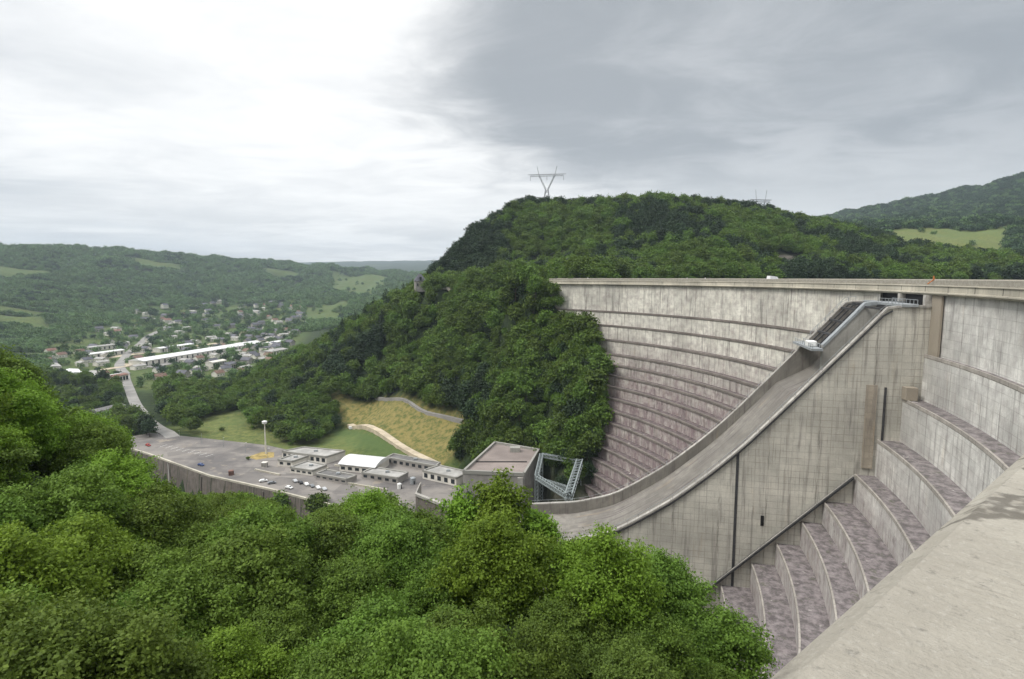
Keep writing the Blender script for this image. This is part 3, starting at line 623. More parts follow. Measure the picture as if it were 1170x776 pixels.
# sloping access stair along the foot of the outer wall
mb=MB(); 
def slope(o0,z0,o1,z1,w0,w1,th):
    for (wa,ha,wb,hb) in ((w0,0,w0,th),(w0,th,w1,th),(w1,th,w1,0),(w1,0,w0,0)):
        mb.quad(B(o0,wa,z0+ha),B(o1,wa,z1+ha),B(o1,wb,z1+hb),B(o0,wb,z0+hb),uv=[(o0,wa),(o1,wa),(o1,wb),(o0,wb)])
slope(15.5,-51.4,56,-92.,-1.5,-.05,.5); dpart(mb,'sloping_stair',M['darksteel'])
mb=MB(); slope(15.5,-50.2,56,-91.,-1.7,-1.5,.22); dpart(mb,'stair_handrail',M['rim'])
# small features on the far stepped face
for (s,z,w,h) in ((418,-25.8,1.4,5.),(407,-33.2,1.6,4.2),(394,-48.5,1.4,5.2),(388,-56.,1.3,4.)):
    a=arc(s,s+w,w); o=float(np.interp(z,[-64,-50,-41,-30,-19],[30,18.5,12.5,6.,1.6]))
    k=[p for p in prL]; 
    oo=max(p[0] for p in prL if p[1]>=z-1e-6 or p[1]>z) if False else None
    # find riser offset at height z
    for (p0,p1) in zip(prL[:-1],prL[1:]):
        if p0[0]==p1[0] and p0[1]>=z>=p1[1]: oo=p0[0]
    if oo is None: continue
    mb=MB(); sweep(mb,a,[(oo+.02,z),(oo+.12,z),(oo+.12,z-h),(oo+.02,z-h)]); dpart(mb,'inspection_door',M['dark'])
# ------------------------------------------------------------ water behind the dam
mb=MB(); o_=[(x,y) for x,y,_,_,_ in [(p[0]-p[2]*8.45,p[1]-p[3]*8.45,0,0,0) for p in arc(-4,432,8.)]]
outer=[(60,420),(300,560),(700,520),(900,200),(700,-100),(200,-160),(60,-60)]
mb.ngon([(x,y,-9.) for x,y in (o_[::-1]+[(60,-60),(200,-160),(700,-100),(900,200),(700,560),(300,600),(60,430)])])
tag(mb.build('reservoir_water',M['water']),kind='structure')
# ------------------------------------------------------------ vegetation
def crown_mesh(name,seed,W,H,nl,nleaf,leaf,mat,base=.0,conifer=False,spread=.13,inner=.25,rough=.35):
    """leaf clumps spread through a group of lobes; W crown width, H crown height, origin at the crown's foot"""
    r=np.random.default_rng(seed); cen=[];rad=[]
    if conifer:
        for k in range(nl):
            t=(k+.5)/nl; rr=W*.5*(1-t)**.8; 
            for j in range(max(1,int(6*(1-t)+1))):
                a=r.uniform(0,6.28); cen.append((rr*.55*math.cos(a),rr*.55*math.sin(a),H*t)); rad.append((rr*.55+.3,rr*.55+.3,H/nl*.8))
    else:
        for k in range(nl):
            a=k*2.4+r.uniform(-.4,.4); t=(k+.5)/nl; el=math.asin(np.clip(t*1.75-.75,-1,1)); q=r.uniform(.42,.86)
            cen.append((W*.5*q*math.cos(el)*math.cos(a),W*.5*q*math.cos(el)*math.sin(a),H*.5+H*.5*q*math.sin(el)))
            s=r.uniform(.26,.42)*(1 if nl<20 else .8); rad.append((W*.5*s*1.1,W*.5*s*1.1,H*.5*s))
            if r.random()<.3*rough: cen[-1]=tuple(v*1.22 if i<2 else v*1.08 for i,v in enumerate(cen[-1])); rad[-1]=tuple(v*.62 for v in rad[-1])
        cen.append((0,0,H*.55)); rad.append((W*.28,W*.28,H*.33))
    cen=np.array(cen);rad=np.array(rad); K=len(cen)
    pr=(rad[:,0]*rad[:,2]); pr=pr/pr.sum(); li=r.choice(K,nleaf,p=pr)
    d=r.normal(size=(nleaf,3)); d[:,2]=d[:,2]+.25; d/=np.linalg.norm(d,axis=1)[:,None]
    # sub-tufts: leaves cluster on twigs
    nt=max(8,nleaf//(14 if nleaf<20000 else 34)); td=r.normal(size=(nt,3)); td[:,2]+=.3; td/=np.linalg.norm(td,axis=1)[:,None]; tl=r.choice(K,nt,p=pr); tr=1+r.normal(size=nt)*spread-np.abs(r.normal(size=nt))*inner*.4+(r.random(nt)<.12)*r.random(nt)*.35
    ti=r.integers(0,nt,nleaf); tw=r.random(nleaf)<.9
    d=np.where(tw[:,None],td[ti],d); li=np.where(tw,tl[ti],li); q=np.where(tw,tr[ti],1+r.normal(size=nleaf)*spread-np.abs(r.normal(size=nleaf))*inner)
    c=cen[li]+d*rad[li]*q[:,None]+np.where(tw[:,None],r.normal(size=(nleaf,3))*leaf*(1.25 if nleaf<20000 else 1.75)*np.array([1,1,.6]),0)
    keep=c[:,2]>-H*.06; c=c[keep];d=d[keep];li=li[keep];ti=ti[keep];n=len(c)
    nr=d*.7+r.normal(size=(n,3))*.55; nr[:,2]+=.35; nr/=np.linalg.norm(nr,axis=1)[:,None]
    u=np.cross(nr,r.normal(size=(n,3))); u/=np.linalg.norm(u,axis=1)[:,None]; v=np.cross(nr,u)
    s=leaf*r.uniform(.55,1.25,n)[:,None]; u=u*s*.5; v=v*s*.72
    V=np.stack([c-v,c+u*.9-v*.1,c+v,c-u*.9-v*.1],1).reshape(-1,3)
    V[2::4]-=nr*s*.18; V[0::4]-=nr*s*.12
    F=np.arange(n*4).reshape(-1,4)
    me=bpy.data.meshes.new(name); me.vertices.add(n*4); me.vertices.foreach_set('co',V.astype(np.float32).ravel())
    me.loops.add(n*4); me.loops.foreach_set('vertex_index',F.ravel().astype(np.int32)); me.polygons.add(n)
    me.polygons.foreach_set('loop_start',np.arange(0,n*4,4,dtype=np.int32)); me.update(calc_edges=True); me.validate()
    lt=r.random(K); tt=r.random(nt); tone=np.clip(.30*lt[li]+.45*tt[ti]+.35*r.random(n)-.02,0,1)
    at=me.attributes.new('tone','FLOAT','FACE'); at.data.foreach_set('value',tone.astype(np.float32))
    me.materials.append(mat); return me,cen
def trunk_mesh(name,seed,h0,cen,r0,nlimb=7,n=7):
    r=random.Random(seed); mb=MB(); top=max(c[2] for c in cen)*.75+h0
    pts=[(0,0,-1.5)];rad=[r0*1.5]
    for k in range(1,6):
        t=k/5; pts.append((r.uniform(-.2,.2)*t,r.uniform(-.2,.2)*t,top*t)); rad.append(r0*(1-.85*t))
    mb.tube(pts,rad,n)
    for c in sorted(cen,key=lambda c:r.random())[:nlimb]:
        z0=min(top*.9,h0*.8+r.uniform(0,1)*c[2]*.5); tz=z0/top; e=(c[0],c[1],c[2]+h0)
        m=((e[0])*.45,(e[1])*.45,z0+(e[2]-z0)*.35); mb.tube([(0,0,z0),m,e],[r0*(1-.8*tz)*.5,r0*.28,r0*.08],5)
    mb.smooth=True; o=mb.build(name,M['bark']); me=o.data; bpy.data.objects.remove(o); return me
PROTO={}
def proto(key,seed,W,H,h0,nl,nleaf,leaf,mat,r0=.22,**k):
    cm,cen=crown_mesh('crown',seed,W,H,nl,nleaf,leaf,M[mat],**k); tm=trunk_mesh('trunk',seed,h0,[tuple(c) for c in cen],r0,7 if nleaf>3000 else 3,7 if nleaf>3000 else 5)
    PROTO[key]=(cm,tm,h0,W,H)
# near trees (30-130 m away): leaf-size faces
NK=dict(rough=1.,spread=.2,inner=.45)
proto('n0',1,9.6,9.,3.2,30,52000,.17,'leaf',**NK); proto('n1',2,8.6,9.8,3.2,26,46000,.165,'leaf',**NK); proto('n2',3,10.4,8.8,3.,34,56000,.175,'leaf',**NK)
proto('n3',4,8.4,8.6,2.8,26,42000,.16,'leaf_olive',**NK); proto('n4',5,9.4,10.4,3.4,32,50000,.18,'leaf_bright',**NK)
proto('n5',6,5.6,9.5,6.5,15,9500,.26,'leaf_bright',r0=.16)
for i in range(3): proto('k%d'%i,60+i,8.6,9.,3.,13,8000,.42,'leaf')
for i in range(4): proto('m%d'%i,20+i,8.6-.6*(i%2),9.+.8*(i%3),2.6,12,1700,.85,'leaf_mid')
proto('d0',30,9.,10.,2.4,12,1500,.85,'leaf_dark'); proto('c0',31,6.,16.,1.5,9,1500,.8,'leaf_dark',conifer=True)
proto('b0',32,3.2,2.6,.3,7,500,.35,'leaf_mid',r0=.08)
def add_tree(key,x,y,z,s,rz,label,group,cat='tree',name=None,sz=1.):
    cm,tm,h0,W,H=PROTO[key]
    root=empty(name or ('conifer_tree' if key[0]=='c' else 'bush' if key[0]=='b' else 'broadleaf_tree'),(x,y,z),label,cat,group,rz); root.scale=(s,s,s*sz)
    t=bpy.data.objects.new('trunk',tm); link(t,root); c=bpy.data.objects.new('crown',cm); link(c,root); c.location=(0,0,h0); return root
# visibility from the viewpoint terrace over the bare ground
TH=np.concatenate([np.linspace(.02,1,60)])
def seen(x,y,ztop,can=5.):
    n=len(x); ok=np.ones(n,bool); fr=np.linspace(.08,.93,30)
    for f in fr:
        h=ground(x*f,y*f); d=np.hypot(x*f,y*f); lim=np.where(d>22,h+can,h); ok&=~(ztop*f<lim)
    return ok
PT=math.atan(71/650.)
def frame(x,y,z,mx=.12):
    f=y*math.cos(PT)-z*math.sin(PT); u=y*math.sin(PT)+z*math.cos(PT); f=np.maximum(f,1e-3)
    px=x/f*650/585; py=u/f*650/388; return (np.abs(px)<1+mx)&(py<1+mx)&(py>-1-mx)&(y>0)
def scatter(x0,x1,y0,y1,step,seed):
    r=np.random.default_rng(seed); xs=np.arange(x0,x1,step); ys=np.arange(y0,y1,step); X,Y=np.meshgrid(xs,ys); X=X.ravel()+r.uniform(-.46,.46,X.size)*step; Y=Y.ravel()+r.uniform(-.46,.46,Y.size)*step
    return X,Y
def in_any(x,y,polys): 
    a=np.zeros(x.shape,bool)
    for p in polys: a|=inpoly(x,y,p)
    return a
NEAR_HERO=[('n4',-1.6,45.5,1.02),('n5',-1.4,60.5,1.13),('n3',7.,50.,1.05),('n1',14.,53.,1.2),('n2',17.6,48.,1.08),('n0',11.5,60.5,1.2),('n3',21.3,45.,.92),('n0',3.5,40.,.75),('n1',-5.,38.,.7),('n2',10.,41.,.8),('n0',16.,42.,.72),('n5',-5.4,61.,1.),('n5',2.8,61.5,.98)]
# --- the near bank
x,y=scatter(-235,30,18,265,5.5,3)
z=ground(x,y); dr=seg_dist(x,y,RIVER); d=np.hypot(x,y); rr=np.hypot(x-CEN[0],y-CEN[1])
side=(np.interp(x,[p[0] for p in RIVER][::-1],[p[1] for p in RIVER][::-1])-y)  # >0: camera side of the river
blocko=(x-Cc[0])*dv[0]+(y-Cc[1])*dv[1]; blockw=(x-Cc[0])*nv[0]+(y-Cc[1])*nv[1]
ok=(side>24)&(dr>20)&(d>27)&~((x>5)&(y>72))&~((x>21)&(y>38))&~((blockw>-14)&(blocko<112))&(x<22)&frame(x,y,z+8,.25)
ok&=~((x>-2)&(d<34)); 
for k,hx,hy,hs in NEAR_HERO: ok&=np.hypot(x-hx,y-hy)>4.6
x,y,z,d=x[ok],y[ok],z[ok],d[ok]
az_t=x/y; ceil_=np.interp(az_t,[-0.998,-0.908,-0.82,-0.762,-0.735,-0.705,-0.64,-0.596,-0.513,-0.455,-0.396,-0.336,-0.282,-0.239,-0.191,-0.104,-0.04,0.024,0.088,0.184,0.282,0.398],[-0.105,-0.136,-0.191,-0.251,-0.308,-0.346,-0.373,-0.388,-0.38,-0.397,-0.438,-0.411,-0.388,-0.368,-0.388,-0.431,-0.438,-0.438,-0.435,-0.438,-0.485,-0.57])
ceil_-=.014*((az_t>-.72)&(az_t<-.30)); room=(ceil_*y-(z-.6))/12.6
vis=seen(x,y,z+11.5,7.); vis&=room>.5; keepn=room>.42; x,y,z,d,room,vis=[q[keepn] for q in (x,y,z,d,room,vis)]; order=np.argsort(np.where(vis,d,1e6))
NB=[]; r_=random.Random(5)
n_near=0; stuff_near=[]
for i in order:
    key=r_.choice((['n0','n1','n4','n3','n4','n1','n2','n4'] if x[i]<-42 else ['n0','n1','n2','n3','n0','n1','n2','n4']) if d[i]<85 else ['k0','k1','k2']); s=r_.uniform(.78,1.12)
    if d[i]<38: s*=.85
    s=min(s,room[i]*1.02)
    if vis[i] and n_near<135: 
        n_near+=1; zone='on the slope below the dam end' if x[i]>-25 else ('on the steep bank beneath the camera side' if d[i]<75 else 'on the bank above the river')
        if x[i]>-25: lab,gr='leafy green broadleaf tree in the thick wood on the slope just below the dam end','broadleaf trees below the dam end'
        elif d[i]<75: lab,gr='leafy green broadleaf tree in the close canopy covering the near hillside','broadleaf trees of the near hillside canopy'
        else: lab,gr='leafy green broadleaf tree on the lower bank opposite the stone river wall','broadleaf trees opposite the river wall'
        add_tree(key,x[i],y[i],z[i]-.6,s,r_.uniform(0,6.28),lab,gr)
    else: stuff_near.append((x[i],y[i],z[i]-.6,s,r_.uniform(0,6.28),r_.choice([0,1,2])))
hl={0:'large bright yellow-green tree standing in front of the spillway foot',1:'thin sparse bright green treetop rising in front of the powerhouse roof',2:'olive green tree between the bright tree and the concrete spillway wall',3:'dark green tree whose crown overlaps the foot of the concrete spillway wall',4:'wide tree at the edge of the wood beside the purple concrete ledges',5:'tree with its crown just under the lower rim of the spillway chute',6:'small olive tree touching the lowest visible dam ledges',7:'low tree under the bright yellow-green one, towards the dam',8:'low tree under the bright yellow-green one, on its valley side',9:'low tree in front of the olive and the spillway-wall trees',10:'low tree by the parapet, in front of the ledge-side trees',11:'thin sparse tree on the valley side of the one rising before the powerhouse',12:'thin sparse tree between the powerhouse and the end of the spillway chute'}
for i,(k,hx,hy,hs) in enumerate(NEAR_HERO): add_tree(k,hx,hy,gz(hx,hy)-.5,hs,i*1.3,hl[i],None)
# --- the far bank below and behind the dam crest
EXCL=[STRIP,YARD,LOT,EMB,LAWN,FIELD_A,ROCK_A,ROCK_B]
BLD=[(-30,258,26,325)]  # powerhouse yard
def keep_off(x,y):
    k=~in_any(x,y,EXCL); k&=seg_dist(x,y,ROAD)>9; k&=seg_dist(x,y,PATH)>5; k&=seg_dist(x,y,RIVER)>30
    r=np.hypot(x-CEN[0],y-CEN[1]); a=(np.degrees(np.arctan2(y-CEN[1],x-CEN[0]))+61.1)/180*math.pi*RAD
    dz=dam_z(np.clip(RAD-r,0,90)); g=ground(x,y)
    k&=~((a>20)&(a<sb_at(np.clip(RAD-r,0,90))+3)&(r<RAD+13)&(r>RAD-90)&(g<dz+.5))
    k&=~((a>405)&(a<440)&(r<RAD+11)&(r>RAD-2))
    k&=~((x>-40)&(x<36)&(y<292)&(y>150)&(g<-98))
    return k
x,y=scatter(-330,560,262,760,6.5,9)
z=ground(x,y); k=keep_off(x,y)&frame(x,y,z+8,.1)&(z>-8.+0*z)|(keep_off(x,y)&frame(x,y,z+8,.1)&(np.hypot(x-CEN[0],y-CEN[1])<RAD-2))|(keep_off(x,y)&frame(x,y,z+8,.1)&(x<20))
resv=(z<-7.5)&(np.hypot(x-CEN[0],y-CEN[1])>RAD-2)&(x>20); k&=~resv
k&=~inpoly(x,y,TOWN)&~((z<-108)&(y>440)&(x<-230))&~inpoly(x,y,VWOOD)
k&=~((x<-120)&(z<-109)&(y<400)&~inpoly(x,y,[(-330,380),(-262,404),(-300,470),(-420,520)]))
k&=np.hypot(x+81,y-503)>9; k&=~((np.abs(x/y+.160)<.012)&(y<500)&(y>470))
x,y,z=x[k],y[k],z[k]; d=np.hypot(x,y); vis=seen(x,y,z+10,5.)
score=np.where(vis,d,1e6); order=np.argsort(score); stuff_mid=[]; nm=0
for i in order:
    back=(z[i]>-4 and y[i]>440) or x[i]>90
    dark=(.55 if back else 0)+math.sin(x[i]*.031)*math.cos(y[i]*.027)+r_.uniform(-.5,.5); con=(x[i]<-110 and z[i]>-78 and r_.random()<.35)
    s=r_.choice([r_.uniform(.6,.9),r_.uniform(.85,1.2),r_.uniform(1.1,1.45)]); rz=r_.uniform(0,6.28)
    if con: key,pi='c0',5; s*=.9
    elif dark>.75: key,pi='d0',4
    else: pi=r_.randrange(4); key='m%d'%pi
    if vis[i] and nm<140 and z[i]<-2:
        nm+=1
        if key=='c0': lab,gr='dark pointed conifer among the broadleaf trees on the far abutment hill','conifers on the far abutment hill'
        elif key=='d0': lab,gr='dark green rounded tree on the far abutment hill beside the dam','dark trees on the far abutment hill'
        else: lab,gr='rounded green broadleaf tree on the far abutment hill beside the stepped dam face','green trees on the far abutment hill'
        add_tree(key,x[i],y[i],z[i]-.5,s,rz,lab,gr)
    else: stuff_mid.append((x[i],y[i],z[i]-.5,s,rz,pi))
for j,(s_,o_,sc_) in enumerate([(414,3.5,.8),(418,5,1.),(421,1.5,.85),(424,5,1.05),(426,0,.95),(411,6.5,.85),(423,9,1.1),(429,3,1.1)]):
    a_=A0+s_/RAD; hx,hy=CEN[0]+(RAD-o_)*math.cos(a_),CEN[1]+(RAD-o_)*math.sin(a_)
    add_tree('m%d'%(j%4),hx,hy,max(gz(hx,hy)-.5,-13.5),sc_,j*1.1,'small green tree crowding against the far end of the dam crest','trees against the far crest end')
# dark conifers on the left ridge, lone trees of the valley floor
NAMED=[('c0',-176,548,1.15,'tall dark conifer standing on the ridge end above the town, first of three'),('c0',-165,553,1.25,'tallest dark conifer in the middle of three on the ridge above the town'),('c0',-153,556,1.1,'dark conifer of the three on the ridge, closest to the hill'),
 ('d0',-262,398,1.25,'round dark green tree beside the road bend at the end of the river wall'),('d0',-256,392,1.05,'small round dark tree touching the big one at the road bend'),
 ('m1',-352,590,1.7,'big green tree between the access road and the long white hall'),('m0',-340,574,1.5,'green tree beside the access road near the big tree'),
 ('d0',-437,600,1.5,'dark green tree on the other side of the access road from the valley wood'),('m2',-452,592,1.3,'green tree next to the dark one beyond the access road'),
 ('m3',-280,470,1.2,'bright tree at the corner of the lawn by the road'),('m0',-302,412,1.0,'light green tree behind the end of the river wall')]
for k_,hx,hy,hs,lab in NAMED: add_tree(k_,hx,hy,gz(hx,hy)-.4,hs,hx,lab,None)
for j,(hx,hy) in enumerate([(-213,408),(-192,412),(-150,375),(-163,341)]): add_tree('b0',hx,hy,gz(hx,hy)-.1 if j<3 else -111.9,1.2-.15*j,j*2.,['small round bush on the grass beside the car park','low dark bush in the middle of the grass slope','bush at the grass edge behind the lamp mast','dark bush on the dry island of the car park'][j],None,'bush')
x,y=scatter(-30,75,225,410,4.3,77); z=ground(x,y); gx=(ground(x+2,y)-ground(x-2,y))/4; gy=(ground(x,y+2)-ground(x,y-2))/4
k=keep_off(x,y)&(np.hypot(gx,gy)>.62)&(z<-9)&((np.hypot(x-CEN[0],y-CEN[1])<RAD-1)|(x<12))
for a,b,c in zip(x[k],y[k],z[k]): stuff_mid.append((a,b,c-1.,r_.uniform(.5,.9),r_.uniform(0,6.28),r_.choice([0,1,2,3,3,1,4])))
# valley wood between the lawn and the town
x,y=scatter(-450,-60,375,740,7.0,12); z=ground(x,y)
k=inpoly(x,y,VWOOD)&~inpoly(x,y,EMB)&~inpoly(x,y,LOT)&(seg_dist(x,y,ROAD)>8.5)&(seg_dist(x,y,PATH)>6)&~inpoly(x,y,TOWN)
k&=~inpoly(x,y,STRIP); k&=~inpoly(x,y,[(-130,410),(-100,410),(-60,340),(-110,350),(-131,380)]); k|=inpoly(x,y,[(-205,452),(-140,424),(-131,400),(-134,378),(-150,372),(-182,400),(-200,425)])&~inpoly(x,y,EMB)&(seg_dist(x,y,PATH)>6)
for a,b,c in zip(x[k],y[k],z[k]): stuff_mid.append((a,b,c-.4,r_.uniform(.8,1.3),r_.uniform(0,6.28),r_.choice([0,1,2,3,3,4])))
x,y=scatter(-640,-300,420,660,8.5,14); z=ground(x,y)
k=inpoly(x,y,[(-600,690),(-420,600),(-325,468),(-316,432),(-420,450),(-640,600)])&(seg_dist(x,y,ROAD)>11)&(np.hypot(x+350,y-482)>15)&(seg_dist(x,y,[(-520,675),(-450,640)])>16)&(np.sin(x*.06)+np.cos(y*.05)>-1.2)
for a,b,c in zip(x[k],y[k],z[k]): stuff_mid.append((a,b,c-.4,r_.uniform(.6,1.2),r_.uniform(0,6.28),r_.choice([0,1,2,3,3,4])))
def instances(name,pts,protos,label,cat,kind='stuff'):
    a=np.array(pts,float); me=bpy.data.meshes.new(name); me.from_pydata(a[:,:3].tolist(),[],[])
    for nm_,col in (('sc',3),('rz',4)): at=me.attributes.new(nm_,'FLOAT','POINT'); at.data.foreach_set('value',a[:,col].astype(np.float32))
    at=me.attributes.new('pi','INT','POINT'); at.data.foreach_set('value',a[:,5].astype(np.int32))
    o=link(bpy.data.objects.new(name,me)); tag(o,label,cat,None,kind)
    ng=bpy.data.node_groups.new(name,'GeometryNodeTree'); ng.interface.new_socket('Geometry',in_out='INPUT',socket_type='NodeSocketGeometry'); ng.interface.new_socket('Geometry',in_out='OUTPUT',socket_type='NodeSocketGeometry')
    N=ng.nodes; L=ng.links; gi=N.new('NodeGroupInput'); go=N.new('NodeGroupOutput'); jn=N.new('GeometryNodeJoinGeometry')
    def attr(n_,t): q=N.new('GeometryNodeInputNamedAttribute'); q.data_type=t; q.inputs[0].default_value=n_; return q.outputs[0]
    sc=attr('sc','FLOAT'); rz=attr('rz','FLOAT'); pi=attr('pi','INT'); cr=N.new('ShaderNodeCombineXYZ'); L.new(rz,cr.inputs[2])
    for j,po in enumerate(protos):
        oi=N.new('GeometryNodeObjectInfo'); oi.transform_space='ORIGINAL'; oi.inputs['Object'].default_value=po; oi.inputs['As Instance'].default_value=True
        cmp_=N.new('FunctionNodeCompare'); cmp_.data_type='INT'; cmp_.operation='EQUAL'; L.new(pi,cmp_.inputs[2]); cmp_.inputs[3].default_value=j
        ip=N.new('GeometryNodeInstanceOnPoints'); L.new(gi.outputs[0],ip.inputs['Points']); L.new(cmp_.outputs[0],ip.inputs['Selection']); L.new(oi.outputs['Geometry'],ip.inputs['Instance'])
        L.new(cr.outputs[0],ip.inputs['Rotation']); L.new(sc,ip.inputs['Scale']); L.new(ip.outputs[0],jn.inputs[0])
    L.new(jn.outputs[0],go.inputs[0]); md=o.modifiers.new('scatter','NODES'); md.node_group=ng; return o
def loose(name,me,dz):
    m2=me.copy(); m2.transform(Matrix.Translation((0,0,dz))); return bpy.data.objects.new(name,m2)
PO=[loose('tree_form',PROTO[k][0],PROTO[k][2]) for k in ('m0','m1','m2','m3','d0','c0')]
instances('hillside_wood',stuff_mid,PO,'dense green wood covering the hills on the far side of the dam','wood')
PN=[loose('tree_form',PROTO[k][0],PROTO[k][2]) for k in ('k0','k1','k2')]
if stuff_near: instances('riverbank_wood',stuff_near,PN,'thick green wood filling the lower river bank','wood')
# --- distant woods
FP=[]
for j in range(4):
    cm,_=crown_mesh('crown_far',80+j,13,10.5,9,230,2.1,M['leaf_far'] if j!=3 else M['leaf_far_dark']); FP.append(bpy.data.objects.new('far_tree_form',cm))
pts=[]
def farzone(x0,x1,y0,y1,step,seed,cond=None,dens=1.):
    x,y=scatter(x0,x1,y0,y1,step,seed); z=ground(x,y); d=np.hypot(x,y); r=np.random.default_rng(seed)
    k=frame(x,y,z+8,.06 if x1<200 else .45)&~in_any(x,y,[FIELD_A,FIELD_B,FIELD_C,FIELD_D,FIELD_E,FIELD_F,TOWN])&~CLEAR(x,y)&(r.random(len(x))<dens)
    if cond is not None: k&=cond(x,y,z)
    x,y,z=x[k],y[k],z[k]; v=seen(x,y,z+12,2.); x,y,z=x[v],y[v],z[v]
    for a,b,c in zip(x,y,z): pts.append((a,b,c-1.,step/11.5*r.uniform(.7,1.15),r.uniform(0,6.28),3 if (a>330 and r.random()<.75) or (math.sin(a*.019+1.3*math.sin(b*.013))*math.cos(b*.017+a*.005)>.62 and r.random()<.55) else int(r.integers(0,3))))
farzone(-2700,-200,640,1900,11.5,41,lambda x,y,z:(x<-.42*y-0)|(x<-330)&(y>1200))
farzone(-3300,-300,1900,3300,15.,42,lambda x,y,z:x<-.12*y)
farzone(240,2600,560,2700,12.,43,lambda x,y,z:(y>700)&(z>-4))
farzone(-40,240,700,1000,12.,44,lambda x,y,z:(z>-4))
farzone(-1450,-480,700,1100,11.,45,lambda x,y,z:(z>-122))
print('far',len(pts),'mid',len(stuff_mid),'near',n_near,nm,len(stuff_near))
fx,fy=scatter(-1900,900,650,3000,26,61); fz=ground(fx,fy); fr_=np.random.default_rng(6)
kk=in_any(fx,fy,[FIELD_A,FIELD_B,FIELD_C,FIELD_D,FIELD_E,FIELD_F])&(np.sin(fx*.05+fy*.02)*np.cos(fy*.013-fx*.01)>.45)&(fr_.random(len(fx))<.75)
for a,b,c in zip(fx[kk],fy[kk],fz[kk]): pts.append((a,b,c-1,fr_.uniform(.6,1.1),fr_.uniform(0,6.28),int(fr_.integers(0,3))))
instances('distant_woods',pts,FP,'woods covering the distant hills around the valley','wood')
# garden trees of the town
gp=[]; x,y=scatter(-1050,-260,560,2050,17,51); z=ground(x,y); k=inpoly(x,y,TOWN); rg=np.random.default_rng(8)
TOWN_TREES=[(a,b,c) for a,b,c in zip(x[k],y[k],z[k])]
# ------------------------------------------------------------ town
def house(kind,wallmat,roofmat,L,Wd,h,rh,nwin=3):
    root=bpy.data.objects.new('house',None); wl=MB(); wl.box(-L/2,L/2,-Wd/2,Wd/2,-3,h)
    for sx in (-1,1):
        x=sx*(L/2); wl.ngon([(x,-Wd/2,h),(x,Wd/2,h),(x,0,h+rh)])
    COL.objects.link(root); wl.build('wall',M[wallmat],root)
    rf=MB(); o=.5; t=.25
    for sy in (-1,1):
        a=[(-L/2-o,sy*(Wd/2+o),h-rh*o/(Wd/2)),(L/2+o,sy*(Wd/2+o),h-rh*o/(Wd/2)),(L/2+o,0,h+rh),(-L/2-o,0,h+rh)]
        rf.quad(*[(p[0],p[1],p[2]+t) for p in a]); rf.quad(*[(p[0],p[1],p[2]+.02) for p in a[::-1]])
        rf.quad(a[0],a[1],(a[1][0],a[1][1],a[1][2]+t),(a[0][0],a[0][1],a[0][2]+t))
    r=rf.build('roof',M[roofmat],root)
    ch=MB(); ch.box(L*.2,L*.2+.8,-.4,.4,h+rh*.4,h+rh+1.1); ch.build('chimney',M['browntile'],r)
    for sy in (-1,1):
        for k in range(nwin):
            x=-L/2+L*(k+.5)/nwin; w=MB(); w.box(x-.55,x+.55,sy*(Wd/2+.02)-.04,sy*(Wd/2+.02)+.04,1.2,2.6); w.build('window',M['glass'],root)
    return root
def dup(root,loc,rz,label=None,group=None,cat=None,sc=1.):
    r=root.copy(); COL.objects.link(r); r.location=loc; r.rotation_euler=(0,0,rz); r.scale=(sc,sc,sc)
    if label: r['label']=label
    if group: r['group']=group
    if cat: r['category']=cat
    for c in root.children:
        q=c.copy(); COL.objects.link(q); q.parent=r
        for e in c.children: f=e.copy(); COL.objects.link(f); f.parent=q
    return r
KINDS=[('wall_pale','slate',13,9,5,3.,'pale house with a dark slate roof in the valley town','slate-roofed houses of the town'),('wall_pale','browntile',12,9,4.5,3,'pale house with a brown tiled roof in the valley town','brown-roofed houses of the town'),
 ('wall_grey','slate',14,9,6,3.2,'grey house with a dark slate roof in the valley town','grey slate-roofed houses of the town'),('wall_pale','flatroof',16,10,5,1.6,'low pale house with a light roof in the valley town','light-roofed houses of the town'),('wall_pale','redtile',13,9,5,3,'pale house with a reddish roof in the valley town','red-roofed houses of the town')]
protos=[]
used_h=set(); placed=[]; rh_=random.Random(17)
for k in KINDS: protos.append(house('',*k[:6]))
HALL=[(-535,800),(-470,1035)]
cand=[]
for _ in range(5000):
    t=rh_.random(); cl=rh_.choice([0,0,1,1,2,3])
    if cl==0: x,y=rh_.uniform(-760,-300),rh_.uniform(640,1150)
    elif cl==1: x,y=rh_.uniform(-1000,-560),rh_.uniform(1150,1950)
    elif cl==2: x,y=rh_.uniform(-520,-330),rh_.uniform(680,1200)
    else: x,y=rh_.uniform(-620,-420),rh_.uniform(1050,1700)
    cand.append((x,y))
cx=np.array([c[0] for c in cand]); cy=np.array([c[1] for c in cand]); cz=ground(cx,cy)
okc=inpoly(cx,cy,TOWN)&(seg_dist(cx,cy,HALL)>26)&(seg_dist(cx,cy,ROAD)>14)&seen(cx,cy,cz+6,1.)
for r__ in TOWN_ROADS: okc&=seg_dist(cx,cy,r__)>11
for x,y,z in zip(cx[okc],cy[okc],cz[okc]):
    if len(placed)>=175: break
    if any((x-a)**2+(y-b)**2<16**2 for a,b in placed): continue
    placed.append((x,y)); k=rh_.choices(range(5),[4,2,4,4,.6])[0]; rz=math.radians(rh_.choice([-18,-20,70,72,-35,50]))
    sc=1.+ (y-640)/1300*.35
    if k not in used_h:
        used_h.add(k); o=protos[k]; o.location=(x,y,z); o.rotation_euler=(0,0,rz); o.scale=(sc,)*3; tag(o,KINDS[k][6],'house',KINDS[k][7])
    else: dup(protos[k],(x,y,z),rz,KINDS[k][6],KINDS[k][7],'house',sc)
print('houses',len(placed))
pa=np.array(placed)
gp=[]
